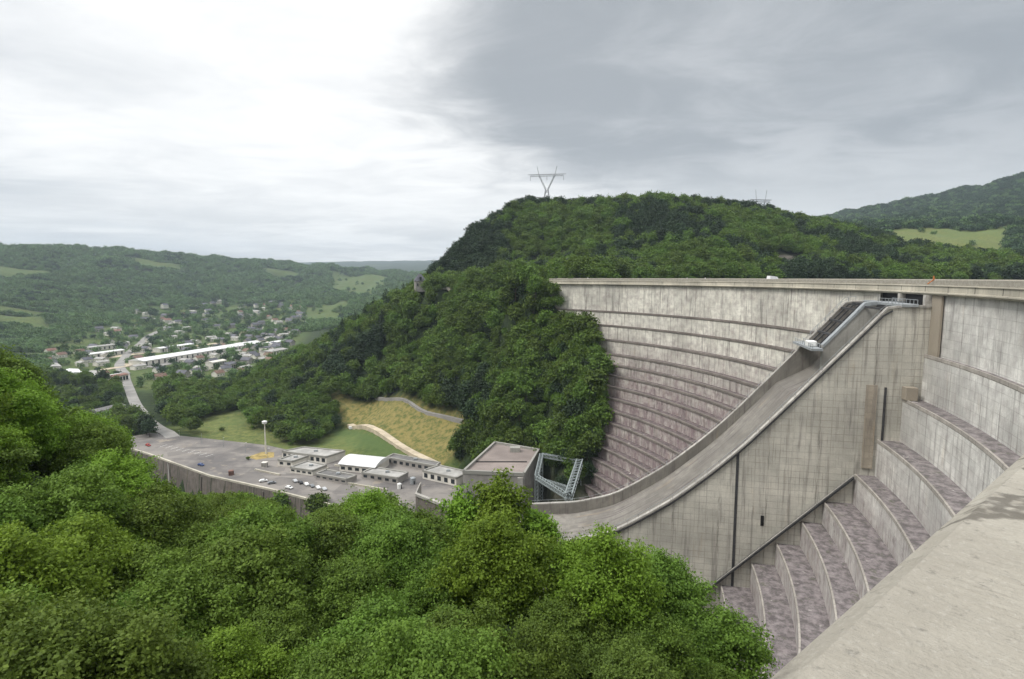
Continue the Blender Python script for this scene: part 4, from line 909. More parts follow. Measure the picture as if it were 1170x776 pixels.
for a,b,c in TOWN_TREES:
    if rg.random()<.46 and np.min(np.hypot(pa[:,0]-a,pa[:,1]-b))>9 and float(seg_dist(np.array([a]),np.array([b]),HALL)[0])>22 and min(float(seg_dist(np.array([a]),np.array([b]),r__)[0]) for r__ in TOWN_ROADS+[ROAD])>8:
        gp.append((a,b,c-.8,rg.uniform(.45,1.0)*(1+(b-640)/2500),rg.uniform(0,6.28),int(rg.choice([0,1,2,3]))))
FT=[loose('far_tree_form',f.data,1.5) for f in FP]
instances('town_trees',gp,FT,'garden and street trees scattered between the town houses','trees')
def hall(name,L,Wd,h,rh,wallm,roofm,loc,rz,label,cat,windows=0,ridge=True):
    root=empty(name,loc,label,cat,None,rz); mb=MB(); mb.box(-L/2,L/2,-Wd/2,Wd/2,-4,h); mb.build('wall',M[wallm],root)
    mb=MB(); n=10
    for i in range(n):
        y0=-Wd/2-.6+(Wd+1.2)*i/n; y1=-Wd/2-.6+(Wd+1.2)*(i+1)/n
        f=lambda y:h+.1+rh*(1-abs(2*y/(Wd+1.2)) if ridge==True else (1-(2*y/(Wd+1.2))**2))
        mb.quad((-L/2-.6,y0,f(y0)),(L/2+.6,y0,f(y0)),(L/2+.6,y1,f(y1)),(-L/2-.6,y1,f(y1)))
        for x in (-L/2-.6,L/2+.6): mb.quad((x,y0,h),(x,y1,h),(x,y1,f(y1)),(x,y0,f(y0)))
    for y in (-Wd/2-.6,Wd/2+.6): mb.quad((-L/2-.6,y,h-.3),(L/2+.6,y,h-.3),(L/2+.6,y,h+.1),(-L/2-.6,y,h+.1))
    mb.build('roof',M[roofm],root)
    for k in range(windows):
        x=-L/2+L*(k+.5)/windows
        for sy in (-1,1): w=MB(); w.box(x-1.3,x+1.3,sy*(Wd/2+.03)-.06,sy*(Wd/2+.03)+.06,1,h-1.5); w.build('window',M['glass'],root)
    return root
az=lambda dx,dy:math.atan2(dy,dx)
hall('industrial_hall',244,27,8,3.2,'wall_pale','metal_roof',(-502,918,gz(-502,918)),az(65,235),'very long low white-roofed hall stretching across the valley floor','industrial hall',24)
for i,(x,y,L,Wd,h,rf,lb) in enumerate([(-560,716,40,16,6,'metal_roof','wide pale-roofed shed in the row nearest the dam end of the town'),(-590,985,70,16,7,'metal_roof','long pale-roofed warehouse parallel to the great white hall on its hill side'),(-420,1010,60,16,7,'metal_roof','long pale-roofed warehouse parallel to the great white hall on its ridge side'),(-512,690,34,14,6,'flatroof','grey-roofed workshop beside the wide pale shed'),(-610,745,46,16,6,'flatroof','long grey-roofed workshop farthest along the row of sheds'),(-655,905,60,15,7,'metal_roof','long pale-roofed building across the road from the white hall'),(-720,985,52,14,7,'flatroof','long grey-roofed building in line with the pale one behind the hall'),(-452,640,22,12,7,'redtile','red-roofed building where the access road meets the town'),(-405,770,24,13,9,'wall_pale','cream block beside the trees near the white hall'),(-372,742,20,12,8,'slate','slate-roofed block behind the valley wood'),(-350,830,38,18,8,'flatroof','wide flat-roofed works at the foot of the ridge'),(-385,900,34,16,8,'slate','dark-roofed works at the foot of the ridge'),(-470,655,30,12,5,'metal_roof','pale-roofed shed beside the red-roofed building at the road end'),(-500,660,26,10,5,'flatroof','small grey-roofed shed next to the pale one at the road end'),(-350,482,26,11,5,'flatroof_dark','dark flat-roofed building in the trees before the access road bend')]):
    hall('workshop_building',L,Wd,h,1.4,'wall_pale',rf,(x,y,gz(x,y)),az(-50,50) if i in (0,3,4) else az(65,235)+(math.pi/2 if i%2 else 0)*0,lb,'building',6)
# tower-like house on the ridge and the wall of the crest road
root=empty('ridge_house',(-81,503,max(gz(-81,503)+.5,-8.5)),'lone stone house with a steep dark roof on the wooded ridge','house',None,.3)
mb=MB(); mb.box(-4.5,4.5,-4,4,-4,5.5); mb.build('wall',M['wall_grey'],root)
mb=MB()
for i in range(4):
    c=[(-5.2,-4.7),(5.2,-4.7),(5.2,4.7),(-5.2,4.7)]; a,b=c[i],c[(i+1)%4]; mb.quad((*a,5.4),(*b,5.4),(b[0]*.22,b[1]*.22,11.5),(a[0]*.22,a[1]*.22,11.5))
mb.quad((-1.15,-1.05,11.5),(1.15,-1.05,11.5),(1.15,1.05,11.5),(-1.15,1.05,11.5)); rf=mb.build('roof',M['slate'],root)
mb=MB(); mb.box(-.9,.9,-5.1,-3.,6.5,9.); mb.build('dormer',M['glass'],rf)
for x in (-2.5,2.5): mb=MB(); mb.box(x-.6,x+.6,-4.12,-3.95,1,3.2); mb.build('window',M['glass'],root)
mb=MB(); pth=[(-66,498),(-56,486),(-44,472)]
for a,b in zip(pth[:-1],pth[1:]):
    za,zb=gz(*a)+3.,gz(*b)+2.; mb.bar((a[0],a[1],za),(b[0],b[1],zb),2.4)
tag(mb.build('roadside_wall',M['cornice']),'pale low wall along the ridge road beyond the dam end','wall')
# ------------------------------------------------------------ the river wall
root=empty('river_wall',(-170,311,-124),'long dark stone retaining wall between the car park and the river','retaining wall')
WP=[(-318,404),(-300,396)]+WALL[1:]
mb=MB(); cp=MB(); s=0.
wl=np.array(WP,float)
for i in range(len(wl)-1):
    a,b=wl[i],wl[i+1]; t=(b-a)/np.linalg.norm(b-a); nn=np.array([t[1],-t[0]])*-1; nn=-np.array([-t[1],t[0]]) if True else nn
    # nn points to the river (towards the dam-end viewpoint)
    nn=np.array([t[1],-t[0]]); 
    if nn@(-a)<0: nn=-nn
    L=np.linalg.norm(b-a); k=max(1,int(L/4))
    for j in range(k):
        p=a+(b-a)*j/k; q=a+(b-a)*(j+1)/k; f=lambda v,o,z:(v[0]+nn[0]*o+170,v[1]+nn[1]*o-311,z+124)
        mb.quad(f(p,2.6,-126),f(q,2.6,-126),f(q,.9,-111.6),f(p,.9,-111.6),uv=[(s,0),(s+L/k,0),(s+L/k,14),(s,14)])
        for (o0,z0,o1,z1) in ((.95,-111.9,.95,-110.9),(.95,-110.9,-.1,-110.9),(-.1,-110.9,-.1,-112.)): cp.quad(f(p,o0,z0),f(q,o0,z0),f(q,o1,z1),f(p,o1,z1),uv=[(s,z0),(s+L/k,z0),(s+L/k,z1),(s,z1)])
        if (j*7+i*3)%13==4: mb.box(-.5,.5,0,1,0,1,fn=lambda x,y,z:f(p+t*x*1.0,.9+y*(2.0-z*1.2),-126+z*(10+3*((j*5)%3)/2)))
        s+=L/k
mb.build('masonry',M['rockwall'],root); cp.build('coping',M['cornice'],root)
mb=MB(); mb.bar((-170+0+170-40,311-311+26,12.),(-170+170-34,311-311+16,-2),.6); mb.build('outfall_pipe',M['plain'],root)
# ------------------------------------------------------------ powerhouse yard
def quadbuilding(name,P,z0,z1,wallm,roofm,label,cat,par_h=.9,loc=None,hut=None,bands=0):
    c=np.mean(np.array(P),0); root=empty(name,(c[0],c[1],z0),label,cat); q=[(p[0]-c[0],p[1]-c[1]) for p in P]; H=z1-z0
    mb=MB(); s=0
    for a,b in zip(q,q[1:]+q[:1]): L=math.hypot(a[0]-b[0],a[1]-b[1]); mb.quad((*a,-2),(*b,-2),(*b,H),(*a,H),uv=[(s,0),(s+L,0),(s+L,H),(s,H)]); s+=L
    mb.build('wall',M[wallm],root); mb=MB(); mb.ngon([(*a,H-.05) for a in q]); rf=mb.build('roof',M[roofm],root)
    mb=MB()
    if par_h:
        for a,b in zip(q,q[1:]+q[:1]):
            A=np.array(a);Bb=np.array(b);t=(Bb-A)/np.linalg.norm(Bb-A);n_=np.array([-t[1],t[0]])
            if n_@(-(A+Bb)/2)<0: n_=-n_
            mb.box(0,1,0,1,0,1,fn=lambda x,y,z:(A[0]+(Bb-A)[0]*x+n_[0]*(y*1.0-.25),A[1]+(Bb-A)[1]*x+n_[1]*(y*1.0-.25),H-.5+z*(par_h+.5)))
        mb.build('roof_parapet',M['plain'],root)
    return root,q,H
root,q,H=quadbuilding('powerhouse',[(-21.9,246),(5.5,242.5),(13.7,278),(-9.1,291)],-114,-86.6,'wall_grey','roof_ph','flat-roofed concrete powerhouse with parapet at the foot of the far hill','powerhouse',1.1)
mb=MB(); mb.box(2,7,11,15,27.3,29.6); mb.build('roof_hut',M['plain'],root,bevel=.05)
mb=MB(); mb.box(-15,10,-4.2,-3.7,H,H+.35); mb.build('roof_joint',M['dark'],root)
mb=MB(); mb.box(5.4,7.8,-22.6,-21.4,0,H-1); mb.build('corner_column',M['rim'],root)
for k in range(5):
    a_=Vector((-21.9,246,0)); b_=Vector((5.5,242.5,0)); p_=a_+(b_-a_)*(k+.5)/5-Vector((-3.05,264.4,0)); mb=MB(); mb.bar((p_.x,p_.y-.05,8),(p_.x,p_.y-.05,19),2.2); mb.build('window',M['glass'],root)
# steel lattice frame beside the powerhouse
def lattice(mb,a,b,w=1.2,t=.16,n=None):
    a=Vector(a);b=Vector(b);d=b-a;L=d.length;d.normalize(); u=d.cross(Vector((0,0,1)) if abs(d.z)<.9 else Vector((1,0,0))).normalized(); v=d.cross(u); n=n or max(2,int(L/w/1.3))
    c=[u*w/2*i+v*w/2*j for i,j in ((-1,-1),(1,-1),(1,1),(-1,1))]
    for k in c: mb.bar(a+k,b+k,t*1.5)
    for i in range(n):
        for j in range(4):
            p=a+d*L*i/n+c[j]; q2=a+d*L*(i+1)/n+c[(j+1)%4]; mb.bar(p,q2,t)
root=empty('steel_lattice_gantry',(20,240,-106),'grey steel lattice gantry frame between the powerhouse and the dam foot','gantry')
G0=[(-6,23,22.),(11,13,22.),(1.7,-29,22.),(-9.6,-7,22.)]
for i,(a,b) in enumerate(zip(G0,G0[1:]+G0[:1])): mb=MB(); lattice(mb,a,b,1.5 if i!=1 else 2.6,.24 if i!=1 else .34); mb.build('lattice_beam',M['lattice'],root)
for a in G0: mb=MB(); lattice(mb,(a[0],a[1],0),a,1.3,.22); mb.build('lattice_leg',M['lattice'],root)
mb=MB(); lattice(mb,(-8,7,16.),(6,-6,16.),1.3,.2); mb.build('lattice_beam',M['lattice'],root)
for i,(x,y) in enumerate([(15,250),(19,240),(22,228)]):
    r=empty('transformer',(x,y,-108),['grey transformer under the lattice gantry by the chute end','grey transformer in the middle under the lattice gantry','grey transformer under the gantry next to the dam steps'][i],'transformer')
    mb=MB(); mb.box(-2.4,2.4,-1.5,1.5,0,3.6); mb.build('tank',M['steel'],r,bevel=.1)
    for k in range(3): mb=MB(); mb.tube([(-1.5+k*1.5,0,3.6),(-1.5+k*1.5,0,4.4),(-1.5+k*1.5,0,5.4)],[.3,.2,.08],8); mb.build('bushing',M['browntile'],r)
    for sx in (-1,1):
        mb=MB()
        for k in range(8): mb.box(sx*2.5-.35,sx*2.5+.35,-1.4+k*.38,-1.3+k*.38,.5,3.2)
        mb.build('radiator',M['steel'],r)
# low buildings of the car park
BL=[('hangar_building',[(-97,352),(-80,352),(-71,338),(-92,334)],-111.9,-107.5,'wall_pale','metal_roof','white curved-roof building in the middle of the dam yard'),]
r=hall('exhibition_hall',23,17,4.2,2.3,'wall_pale','metal_roof',(-87,326,-111.9),-.28,'white barrel-roofed hall in the middle of the dam yard','hall',5,ridge=2)
for nm_,P_,z1,wm,rm,lb in [
 ('flat_roofed_office',[(-143,344),(-112,333),(-104,345),(-133,353)],-107.6,'wall_pale','flatroof','pale flat-roofed office block next to the white barrel-roofed hall'),
 ('flat_roofed_annexe',[(-140,330),(-130,327),(-124,338),(-134,342)],-108.4,'wall_pale','flatroof','small flat-roofed annexe closest to the lamp mast'),
 ('ticket_building',[(-128,318),(-113,312),(-108,322),(-122,329)],-108.9,'wall_pale','flatroof','low pale building facing the parked cars'),
 ('long_garage',[(-76,334),(-44,318),(-42,324),(-73,341)],-108.2,'wall_grey','flatroof_dark','long dark-roofed garage below the sandy footpath'),
 ('storage_shed',[(-84,308),(-62,299),(-58,308),(-79,317)],-108.5,'wall_grey','flatroof','grey storage shed in front of the long garage'),
 ('control_building',[(-50,308),(-30,296),(-24,306),(-42,317)],-107.4,'wall_pale','flatroof','pale control building at the end of the sandy footpath'),
 ('low_store',[(-110,308),(-90,299),(-86,305),(-106,315)],-109.2,'wall_grey','flatroof_dark','low dark-roofed store beside the parked cars')]:
    rt,q,H=quadbuilding(nm_,P_,-111.9,z1,wm,rm,lb,'building',.5)
    a=np.array(q[0]);b=np.array(q[1]); n_=np.array([(b-a)[1],-(b-a)[0]]); n_/=np.linalg.norm(n_); 
    if n_@(a+b)<0: n_=-n_
    L=np.linalg.norm(b-a); nw=max(2,int(L/4))
    for k in range(nw):
        p=a+(b-a)*(k+.5)/nw+n_*.03; t=(b-a)/L; mb=MB(); mb.box(-1.2,1.2,-.05,.05,1.,H-1.,fn=lambda x,y,z:(p[0]+t[0]*x+n_[0]*y,p[1]+t[1]*x+n_[1]*y,z)); mb.build('window',M['glass'],rt)
    mb=MB(); cx_,cy_=(np.array(q).mean(0)+np.array([1.,.5])); mb.box(cx_-1,cx_+1,cy_-.8,cy_+.8,H-.1,H+1.); mb.build('roof_vent',M['steel'],rt,bevel=.04)
SH=[('shipping_container',6,2.5,2.6,'white','white container standing in the yard behind the barrel-roofed hall',(-98,340)),('shipping_container',6,2.5,2.6,'steel','grey container beside the dark garage',(-52,334)),
('storage_tank',3,3,3.4,'steel','round grey tank by the pale control building',(-54,300)),('storage_tank',2.4,2.4,2.6,'white','small white round tank by the storage shed',(-60,293)),
('ticket_kiosk',3,3,2.8,'wall_pale','small pale kiosk alone near the lamp mast',(-147,328)),('ticket_kiosk',2.6,2.6,2.6,'redtile','small reddish kiosk at the river side of the car park',(-160,314))]
for k,(nm_,a_,b_,h_,mt_,lb,(px_,py_)) in enumerate(SH):
    r=empty(nm_,(px_,py_,-111.9),lb,nm_.split('_')[1],None,.4*k); mb=MB()
    if 'tank' in nm_: mb.tube([(0,0,0),(0,0,h_),(0,0,h_+.4)],[a_/2,a_/2,a_*.2],16)
    else:
        mb.box(-a_/2,a_/2,-b_/2,b_/2,0,h_)
        for q in range(int(a_/.5)): mb.box(-a_/2+q*.5,-a_/2+q*.5+.2,-b_/2-.05,b_/2+.05,.1,h_-.1)
    mb.build('shell',M[mt_],r); mb=MB(); mb.box(-a_*.2,a_*.1,-b_/2-.12,-b_/2-.06,.1,2.1); mb.build('door',M['darksteel'],r)
for k,(a,b,lb) in enumerate([((-150,322),(-132,313),'low pale wall along the river side of the yard'),((-124,331),(-108,324),'low pale wall between the small annexe and the ticket building'),((-90,300),(-66,290),'low pale wall in front of the storage shed'),((-106,330),(-98,326),'short low wall beside the barrel-roofed hall')]):
    mb=MB(); mb.bar((*a,-111.5),(*b,-111.5),.9); tag(mb.build('low_wall',M['cornice']),lb,'wall')
for k in range(7):
    t_=k/6; x_,y_=-250+t_*118,392-t_*62+6*math.sin(t_*3.14); r=empty('street_lamp',(x_,y_,-111.9),'thin grey street lamp in the row along the car park lawn edge','street lamp','street lamps of the car park',.3*k)
    mb=MB(); mb.tube([(0,0,0),(0,0,6.5)],[.12,.07],6); mb.build('pole',M['steel'],r); mb=MB(); mb.bar((0,0,6.4),(0,-1.4,6.7),.16); mb.build('lamp_head',M['white'],r)
# second stone wall by the powerhouse
root=empty('yard_retaining_wall',(-30,272,-112),'dark purple-grey retaining wall with a pale coping in front of the powerhouse','retaining wall')
mb=MB(); cp=MB(); P_=[(-46,276),(-46,262),(-24,243),(-4,234),(10,226)]; s=0
for a,b in zip(P_[:-1],P_[1:]):
    L=math.hypot(b[0]-a[0],b[1]-a[1]); f=lambda p,o,z:(p[0]+30-o*.3,p[1]-272-o,z)
    mb.quad(f(a,.8,-6),f(b,.8,-6),f(b,0,9),f(a,0,9),uv=[(s,0),(s+L,0),(s+L,14),(s,14)])
    for z0,o0,z1,o1 in ((8.4,.7,9.6,.7),(9.6,.7,9.6,-1.),(9.6,-1.,0.,-1.)): cp.quad(f(a,o0,z0),f(b,o0,z0),f(b,o1,z1),f(a,o1,z1),uv=[(s,z0),(s+L,z0),(s+L,z1),(s,z1)])
    s+=L
mb.build('masonry',M['rockwall'],root); cp.build('coping',M['rim'],root)
# ------------------------------------------------------------ vehicles, mast, pylons, people
PAINT={}
def paint(nm_,c):
    if nm_ not in PAINT:
        m,nt,b=newmat('car_paint_'+nm_); b.inputs['Base Color'].default_value=c+(1,); b.inputs['Roughness'].default_value=.3; b.inputs['Coat Weight'].default_value=.4; PAINT[nm_]=m
    return PAINT[nm_]
def car(loc,rz,label,col,van=False):
    cname,c=col; r=empty('parked_van' if van else 'parked_car',loc,label,'van' if van else 'car',None if van else 'cars parked in the dam yard',rz)
    L,Wd=(5.4,2.) if van else (4.3,1.76)
    side=[(-L/2,.35),(L/2,.35),(L/2,.75),(L/2-.9,1.0),(L/2-1.5,1.9 if van else 1.45),(-L/2+.15,2.3 if van else 1.45),(-L/2,1.0)] if van else [(-2.15,.35),(2.15,.35),(2.13,.72),(1.25,.92),(.55,1.42),(-1.1,1.45),(-1.85,1.0),(-2.15,.9)]
    mb=MB(); a=[(x,-Wd/2*(1 if z<1.05 else .84),z) for x,z in side]; b=[(x,-y,z) for x,y,z in a]; mb.ngon(a); mb.ngon(b[::-1]); n=len(a)
    for i in range(n): j=(i+1)%n; mb.quad(a[j],a[i],b[i],b[j])
    mb.build('body',paint(cname,c),r,bevel=.06)
    mb=MB(); z0,z1=(1.15,1.8) if van else (.98,1.38)
    for sy in (-1,1): y=sy*(Wd/2*.88); mb.quad((-1.4,y,z0),(.95,y,z0),(.5,y*.985,z1),(-1.1,y*.985,z1))
    xf=(L/2-.92,L/2-1.42) if van else (1.22,.62); mb.quad((xf[0]+.03,-.65,z0),(xf[0]+.03,.65,z0),(xf[1]+.05,.6,z1),(xf[1]+.05,-.6,z1)); mb.build('windows',M['glass'],r)
    for x in (-L*.31,L*.31):
        for sy in (-1,1):
            mb=MB(); mb.tube([(x,sy*(Wd/2-.22),.32),(x,sy*(Wd/2+.02),.32)],[.32,.32],12); mb.build('wheel',M['tyre'],r)
    return r
WH=('white',(.75,.75,.74)); GY=('grey',(.18,.19,.20)); SV=('silver',(.45,.46,.47)); BK=('black',(.02,.02,.022)); BL_=('blue',(.03,.06,.18)); RD=('red',(.35,.04,.03))
zc=-111.88
for x,y,rz,lb,col in [(-119.5,303,2.2,'silver car first in the row in front of the low store',SV),(-115.5,300.5,2.2,'black car between the silver and white ones in the yard row',BK),(-111.5,298.,2.2,'white car third in the row beside the low store',WH),(-107.5,295.5,2.2,'dark grey car in the yard row beside the low store',GY),(-103.5,293,2.2,'white car near the end of the yard row',WH),(-99.5,291,2.2,'silver car last in the yard row by the trees',SV),
  (-137,303,.5,'white car parked alone at the river wall coping',WH),(-131,300,.5,'grey car behind the white one at the river wall',GY),(-119,293,-.4,'white car standing askew near the river wall',WH),(-98,281,-.5,'white car closest to the trees by the river wall',WH),(-186,330,-.5,'dark blue car driving beside the river wall',BL_),(-243,370,-.6,'red car at the road bend by the river wall',RD)]:
    car((x,y,zc),rz,lb,col)
car((-119,409,gz(-119,409)+.7),2.,'white van at the top of the sandy footpath',WH,True)
r=empty('lamp_mast',(-157,353,-111.9),'tall pale lamp mast on the dry island of the car park','lamp mast')
mb=MB(); mb.tube([(0,0,0),(0,0,10),(0,0,19.5)],[.55,.42,.3],10); mb.build('pole',M['wall_pale'],r); mb=MB(); mb.tube([(0,0,19.3),(0,0,19.9),(0,0,21.2),(0,0,21.6)],[.5,1.5,1.6,.5],14); mb.build('lamp_head',M['white'],r)
mb=MB(); mb.ngon([(-166,346,-111.88),(-158,341,-111.88),(-149,346,-111.88),(-153,356,-111.88),(-161,357,-111.88)]); tag(mb.build('dry_grass_island',simple('dry_grass',(.30,.23,.09),.95,.35,.3)),kind='structure')
def pylon(loc,h,rz,label):
    r=empty('power_pylon',loc,label,'pylon','lattice pylons on the hill',rz); k=h/40.
    mb=MB(); P=lambda x,y,z:(x*k,y*k,z*k); t=.42*k
    for sx in (-1,1):
        for sy in (-1,1): mb.bar(P(sx*4,sy*4,0),P(sx*1.2,sy*1.2,22),t)
    for i in range(5):
        z0,z1=i*4.4,(i+1)*4.4; w0,w1=4-2.8*z0/22,4-2.8*z1/22
        for sy in (-1,1): mb.bar(P(-w0,sy*w0,z0),P(w1,sy*w1,z1),t*.7); mb.bar(P(w0,sy*w0,z0),P(-w1,sy*w1,z1),t*.7)
    mb.build('lattice_body',M['pylon'],r); mb=MB()
    for sx in (-1,1):
        for dx in (-.5,.5): mb.bar(P(sx*1.2+dx,0,22),P(sx*7+dx,0,34),t)
        for i in range(4):
            a=i/4;b=(i+1)/4; mb.bar(P(sx*(1.2+5.8*a)-.5,0,22+12*a),P(sx*(1.2+5.8*b)+.5,0,22+12*b),t*.7)
        mb.bar(P(sx*7,0,34),P(sx*9,0,42),t*.9)
    mb.build('fork',M['pylon'],r); mb=MB()
    mb.bar(P(-17,0,35),P(17,0,35),t); mb.bar(P(-15,0,33.4),P(15,0,33.4),t*.9)
    for i in range(12): x=-15+i*2.5; mb.bar(P(x,0,33.4),P(x+1.25,0,35),t*.6); mb.bar(P(x+1.25,0,35),P(x+2.5,0,33.4),t*.6)
    mb.build('crossarm',M['pylon'],r)
    for x in (-15,0,15): mb=MB(); mb.bar(P(x,0,33.2),P(x,0,29.6),t*.8); mb.build('insulator',M['pylon'],r)
pylon((44,735,80),56,-.15,'large forked lattice pylon rising above the wooded hilltop')
g_=gz(450,1050); pylon((450,1050,g_),152-g_,.2,'distant forked lattice pylon barely showing over the ridge'); [setattr(o_,'scale',(.5,.5,1.)) for o_ in COL.objects if o_.name=='power_pylon.001']
# person: one skinned body
def person(loc,rz,label,top,trousers,pose=0):
    vs=[(0,0,.95),(0,0,1.2),(0,0,1.42),(0,.01,1.52),(0,.02,1.66),(.1,0,.9),(.12,.03,.5),(.12,-.02,.08),(.12,.12,.04),(-.1,0,.9),(-.12,-.03,.5),(-.13,-.08,.08),(-.13,.06,.04),(.2,0,1.4),(.26,.04,1.15),(.24,.18,.98),(-.2,0,1.4),(-.26,.02,1.15),(-.25,.1,.92)]
    es=[(0,1),(1,2),(2,3),(3,4),(0,5),(5,6),(6,7),(7,8),(0,9),(9,10),(10,11),(11,12),(2,13),(13,14),(14,15),(2,16),(16,17),(17,18)]
    rad=[.15,.15,.14,.06,.105,.095,.06,.045,.05,.095,.06,.045,.05,.065,.045,.035,.065,.045,.035]
    me=bpy.data.meshes.new('person'); me.from_pydata(vs,es,[]); o=link(bpy.data.objects.new('person',me)); sk=o.modifiers.new('skin','SKIN')
    for i,r in enumerate(rad): me.skin_vertices[0].data[i].radius=(r,r)
    me.skin_vertices[0].data[0].use_root=True; ss=o.modifiers.new('smooth','SUBSURF'); ss.levels=1; ss.render_levels=1
    m,nt,b=newmat('person_cloth'); g=G(nt); tc=g.n('ShaderNodeTexCoord'); sp=g.n('ShaderNodeSeparateXYZ'); g.l(tc.outputs['Object'],sp.inputs[0])
    c=g.mix(g.math('GREATER_THAN',sp.outputs[2],.93),trousers,top); c=g.mix(g.math('GREATER_THAN',sp.outputs[2],1.47),c,(.45,.28,.2)); c=g.mix(g.math('GREATER_THAN',sp.outputs[2],1.68),c,(.05,.03,.02)); g.l(c,b.inputs['Base Color'])
    me.materials.append(m); o.location=loc; o.rotation_euler=(0,0,rz); return tag(o,label,'person')
def on_crest(s,off): 
    i=min(range(len(EP)),key=lambda i:abs(EP[i][4]-s)); p=EP[i]; return (p[0]-p[2]*off,p[1]-p[3]*off,-1.69)
person(on_crest(392,1.7),2.5,'person in a white top standing behind the far crest parapet','x' and (.7,.7,.68),(.05,.06,.1))
person(on_crest(323,1.6),2.2,'person in a pale shirt leaning at the crest parapet, alone',(.55,.55,.52),(.04,.04,.05))
person(on_crest(309,1.6),2.,'person in a white shirt beside another on the dam crest',(.7,.7,.7),(.08,.07,.06))
person(on_crest(306,1.7),1.,'person in a grey jacket beside another on the dam crest',(.3,.3,.32),(.03,.03,.04))
p=on_crest(270,4.6); car(p,-1.2+math.pi/2,'white van parked on the dam crest roadway',WH,True)
p=on_crest(402,1.6); add_tree('b0',p[0],p[1],p[2]-.1,.9,1.,'yellow-green bush in a tub by the far end of the crest parapet',None,'bush').children[1]
# orange marker post above the spillway corner
p=min(EP,key=lambda q:abs(q[4]-177)); mb=MB(); mb.tube([(p[0]+.0*p[2],p[1],-.62),(p[0],p[1],.35)],[.16,.16],8); mb.bar((p[0]-p[2]*.3,p[1]-p[3]*.3,-.3),(p[0]+p[2]*1.2,p[1]+p[3]*1.2,-1.6),.2)
tag(mb.build('marker_post',M['orange']),'rust-orange bracket post on the crest parapet above the spillway corner','post')
q_=B(22.,18.,-19.5); r=empty('gate_winch',q_,'white-cased winch machine standing on the footbridge over the chute','winch',None,-.21)
mb=MB(); mb.box(-1.2,1.2,-1.5,1.5,0,1.6); mb.build('casing',M['white'],r,bevel=.25); mb=MB(); mb.tube([(-.2,1.5,.9),(-.2,2.7,.9)],[.6,.6],14); mb.build('drum',M['steel'],r)
# ------------------------------------------------------------ air, sky, light, camera
mb=MB(); mb.box(-8600,6600,-300,9900,-560,460)
hz=mb.build('haze',M['white']); hm=bpy.data.materials.new('haze_air'); hm.use_nodes=True; nt=hm.node_tree
for n_ in list(nt.nodes):
    if n_.type!='OUTPUT_MATERIAL': nt.nodes.remove(n_)
pv=nt.nodes.new('ShaderNodeVolumePrincipled'); pv.inputs['Color'].default_value=(.74,.87,1.,1); pv.inputs['Density'].default_value=HAZE; pv.inputs['Anisotropy'].default_value=.2
nt.links.new(pv.outputs[0],[n_ for n_ in nt.nodes if n_.type=='OUTPUT_MATERIAL'][0].inputs['Volume']); hz.data.materials.clear(); hz.data.materials.append(hm); tag(hz,kind='stuff')
lo=float(Z.min())-1.; hi=max(float(Z.max())+14,30)
hz.data.transform(Matrix.Translation((0,0,0)))
for v in hz.data.vertices: v.co.z=lo if v.co.z<0 else hi
for v in hz.data.vertices:
    v.co.x=float(xs[0])-1 if v.co.x<0 else float(xs[-1])+1; v.co.y=float(ys[0])-1 if v.co.y<0 else float(ys[-1])+1
print('haze',lo,hi)
w=bpy.data.worlds.new('World'); scn.world=w; w.use_nodes=True; nt=w.node_tree; g=G(nt); bg=nt.nodes['Background']; bg.inputs['Strength'].default_value=.1
SUN_EL,SUN_AZ=R(52),R(-108)   # azimuth from +Y towards +X
sky=g.n('ShaderNodeTexSky'); sky.sky_type='NISHITA'; sky.sun_disc=False; sky.sun_elevation=SUN_EL; sky.sun_rotation=SUN_AZ
tc=g.n('ShaderNodeTexCoord'); dvec=tc.outputs['Generated']; sp=g.n('ShaderNodeSeparateXYZ'); g.l(dvec,sp.inputs[0]); x_,y_,z_=sp.outputs
za=g.math('ADD',g.math('ABSOLUTE',z_),.10)
pl=g.n('ShaderNodeCombineXYZ'); g.l(g.math('DIVIDE',x_,za),pl.inputs[0]); g.l(g.math('DIVIDE',y_,za),pl.inputs[1]); pv_=pl.outputs[0]
n1=g.noise(pv_,.55,7.,.55,.6); n2=g.noise(g.scale(pv_,(1,1.3,1),(5,3,1)),1.6,7.,.6,.5); n3=g.noise(pv_,.22,4.,.5)
az_=g.math('ARCTAN2',x_,y_); el=g.math('ARCSINE',z_)
# broad distribution of thick and thin cloud
edge=g.maprange(el,.04,.30,.10,-.16,True)
m=g.math('SUBTRACT',g.math('SUBTRACT',az_,.04),edge); m=g.math('ADD',m,g.math('MULTIPLY',g.math('SUBTRACT',n1,.5),.5)); m=g.math('ADD',m,g.math('MULTIPLY',g.math('SUBTRACT',n2,.5),.30))
dark=g.maprange(m,-.13,.19); dark=g.math('MULTIPLY',dark,g.maprange(el,.02,.22,.45,1.))
dark=g.math('MULTIPLY',dark,g.maprange(az_,1.7,2.4,1.,.2))
bright=g.mix(g.maprange(n2,.38,.68),(11.,10.95,10.8),(9.6,9.62,9.6))
lg=g.math('MULTIPLY',g.maprange(az_,-.30,-.78),g.maprange(el,.62,.10)); lg=g.math('MULTIPLY',lg,g.maprange(n1,.36,.58))
bright=g.mix(g.math('MULTIPLY',lg,.95),bright,(6.3,6.6,6.9))
band=g.noise(g.scale(g.n('ShaderNodeCombineXYZ').outputs[0],(1,1,1)),1.)
cb=g.n('ShaderNodeCombineXYZ'); g.l(g.math('MULTIPLY',az_,2.2),cb.inputs[0]); g.l(g.math('MULTIPLY',el,26.),cb.inputs[1]); bn=g.noise(cb.outputs[0],1.,6.,.6,.4)
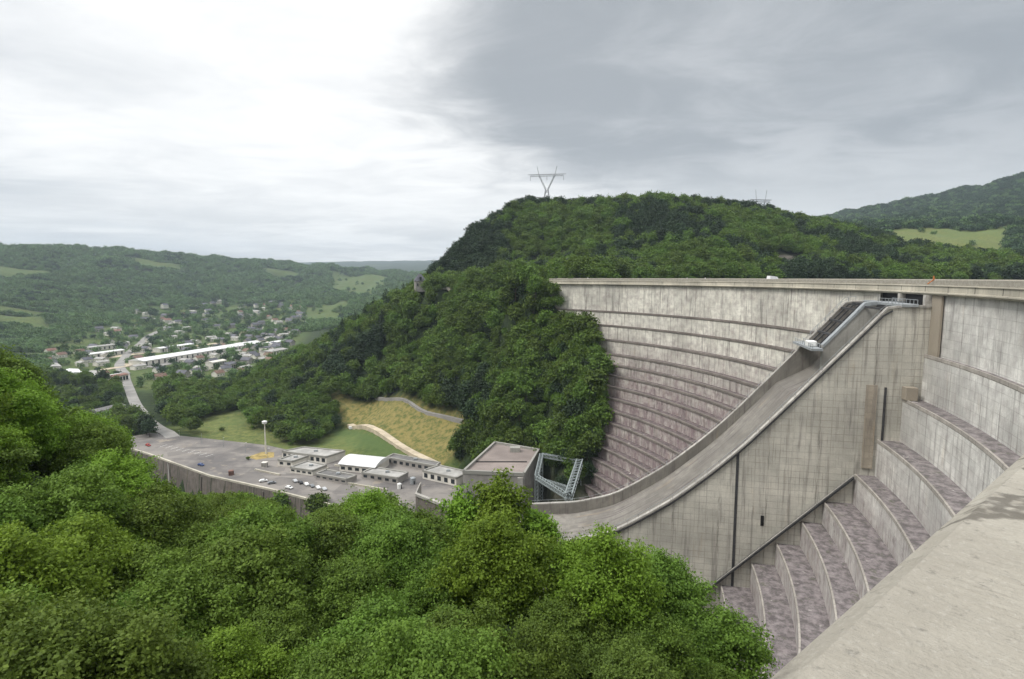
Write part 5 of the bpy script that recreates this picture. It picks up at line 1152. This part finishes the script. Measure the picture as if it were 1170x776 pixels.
lowm=g.math('MULTIPLY',g.maprange(el,.155,.03),g.maprange(bn,.42,.60)); bright=g.mix(g.math('MULTIPLY',lowm,.85),bright,(6.8,6.95,7.1))
grey=g.mix(g.maprange(n2,.34,.66),(5.9,6.1,6.3),(4.0,4.25,4.5))
grey=g.mix(g.math('MULTIPLY',g.maprange(n1,.38,.62),.6),grey,(3.9,4.15,4.4))
grey=g.mix(g.math('MULTIPLY',g.maprange(az_,.35,.85),g.maprange(el,.05,.5,.25,.75)),grey,(3.2,3.5,3.8))
grey=g.mix(g.math('MULTIPLY',g.maprange(el,.22,.06),.8),grey,(6.2,6.5,6.7))
top=g.maprange(el,.52,.95)
c=g.mix(dark,bright,grey)
sc_=g.n('ShaderNodeVectorMath',operation='SCALE'); g.l(c,sc_.inputs[0]); sc_.inputs['Scale'].default_value=.77; c=sc_.outputs[0]
c=g.mix(top,c,(15.,15.3,15.6))
c=g.mix(g.maprange(el,0.,-.06),c,(4.5,4.8,5.0))
mx=g.mix(.95,sky.outputs[0],c); g.l(mx,bg.inputs['Color'])
sl=bpy.data.lights.new('sun','SUN'); sl.energy=1.9; sl.angle=R(18); sl.color=(1.,.96,.9); so=link(bpy.data.objects.new('sun',sl))
dirv=Vector((math.sin(SUN_AZ)*math.cos(SUN_EL),math.cos(SUN_AZ)*math.cos(SUN_EL),math.sin(SUN_EL))); so.rotation_euler=dirv.to_track_quat('Z','Y').to_euler()
cam=bpy.data.cameras.new('camera'); co=link(bpy.data.objects.new('camera',cam)); cam.sensor_width=36; cam.lens=20; cam.clip_start=.05; cam.clip_end=30000
co.rotation_euler=(R(90)-PT,0,0); scn.camera=co
scn.view_settings.view_transform='Standard'; scn.view_settings.look='None'; scn.view_settings.gamma=1; scn.view_settings.exposure=EXPO
cy=scn.cycles; cy.max_bounces=6; cy.diffuse_bounces=3; cy.glossy_bounces=2; cy.transmission_bounces=3; cy.transparent_max_bounces=6; cy.volume_bounces=0; cy.use_denoising=True; cy.use_adaptive_sampling=True; cy.adaptive_threshold=.02
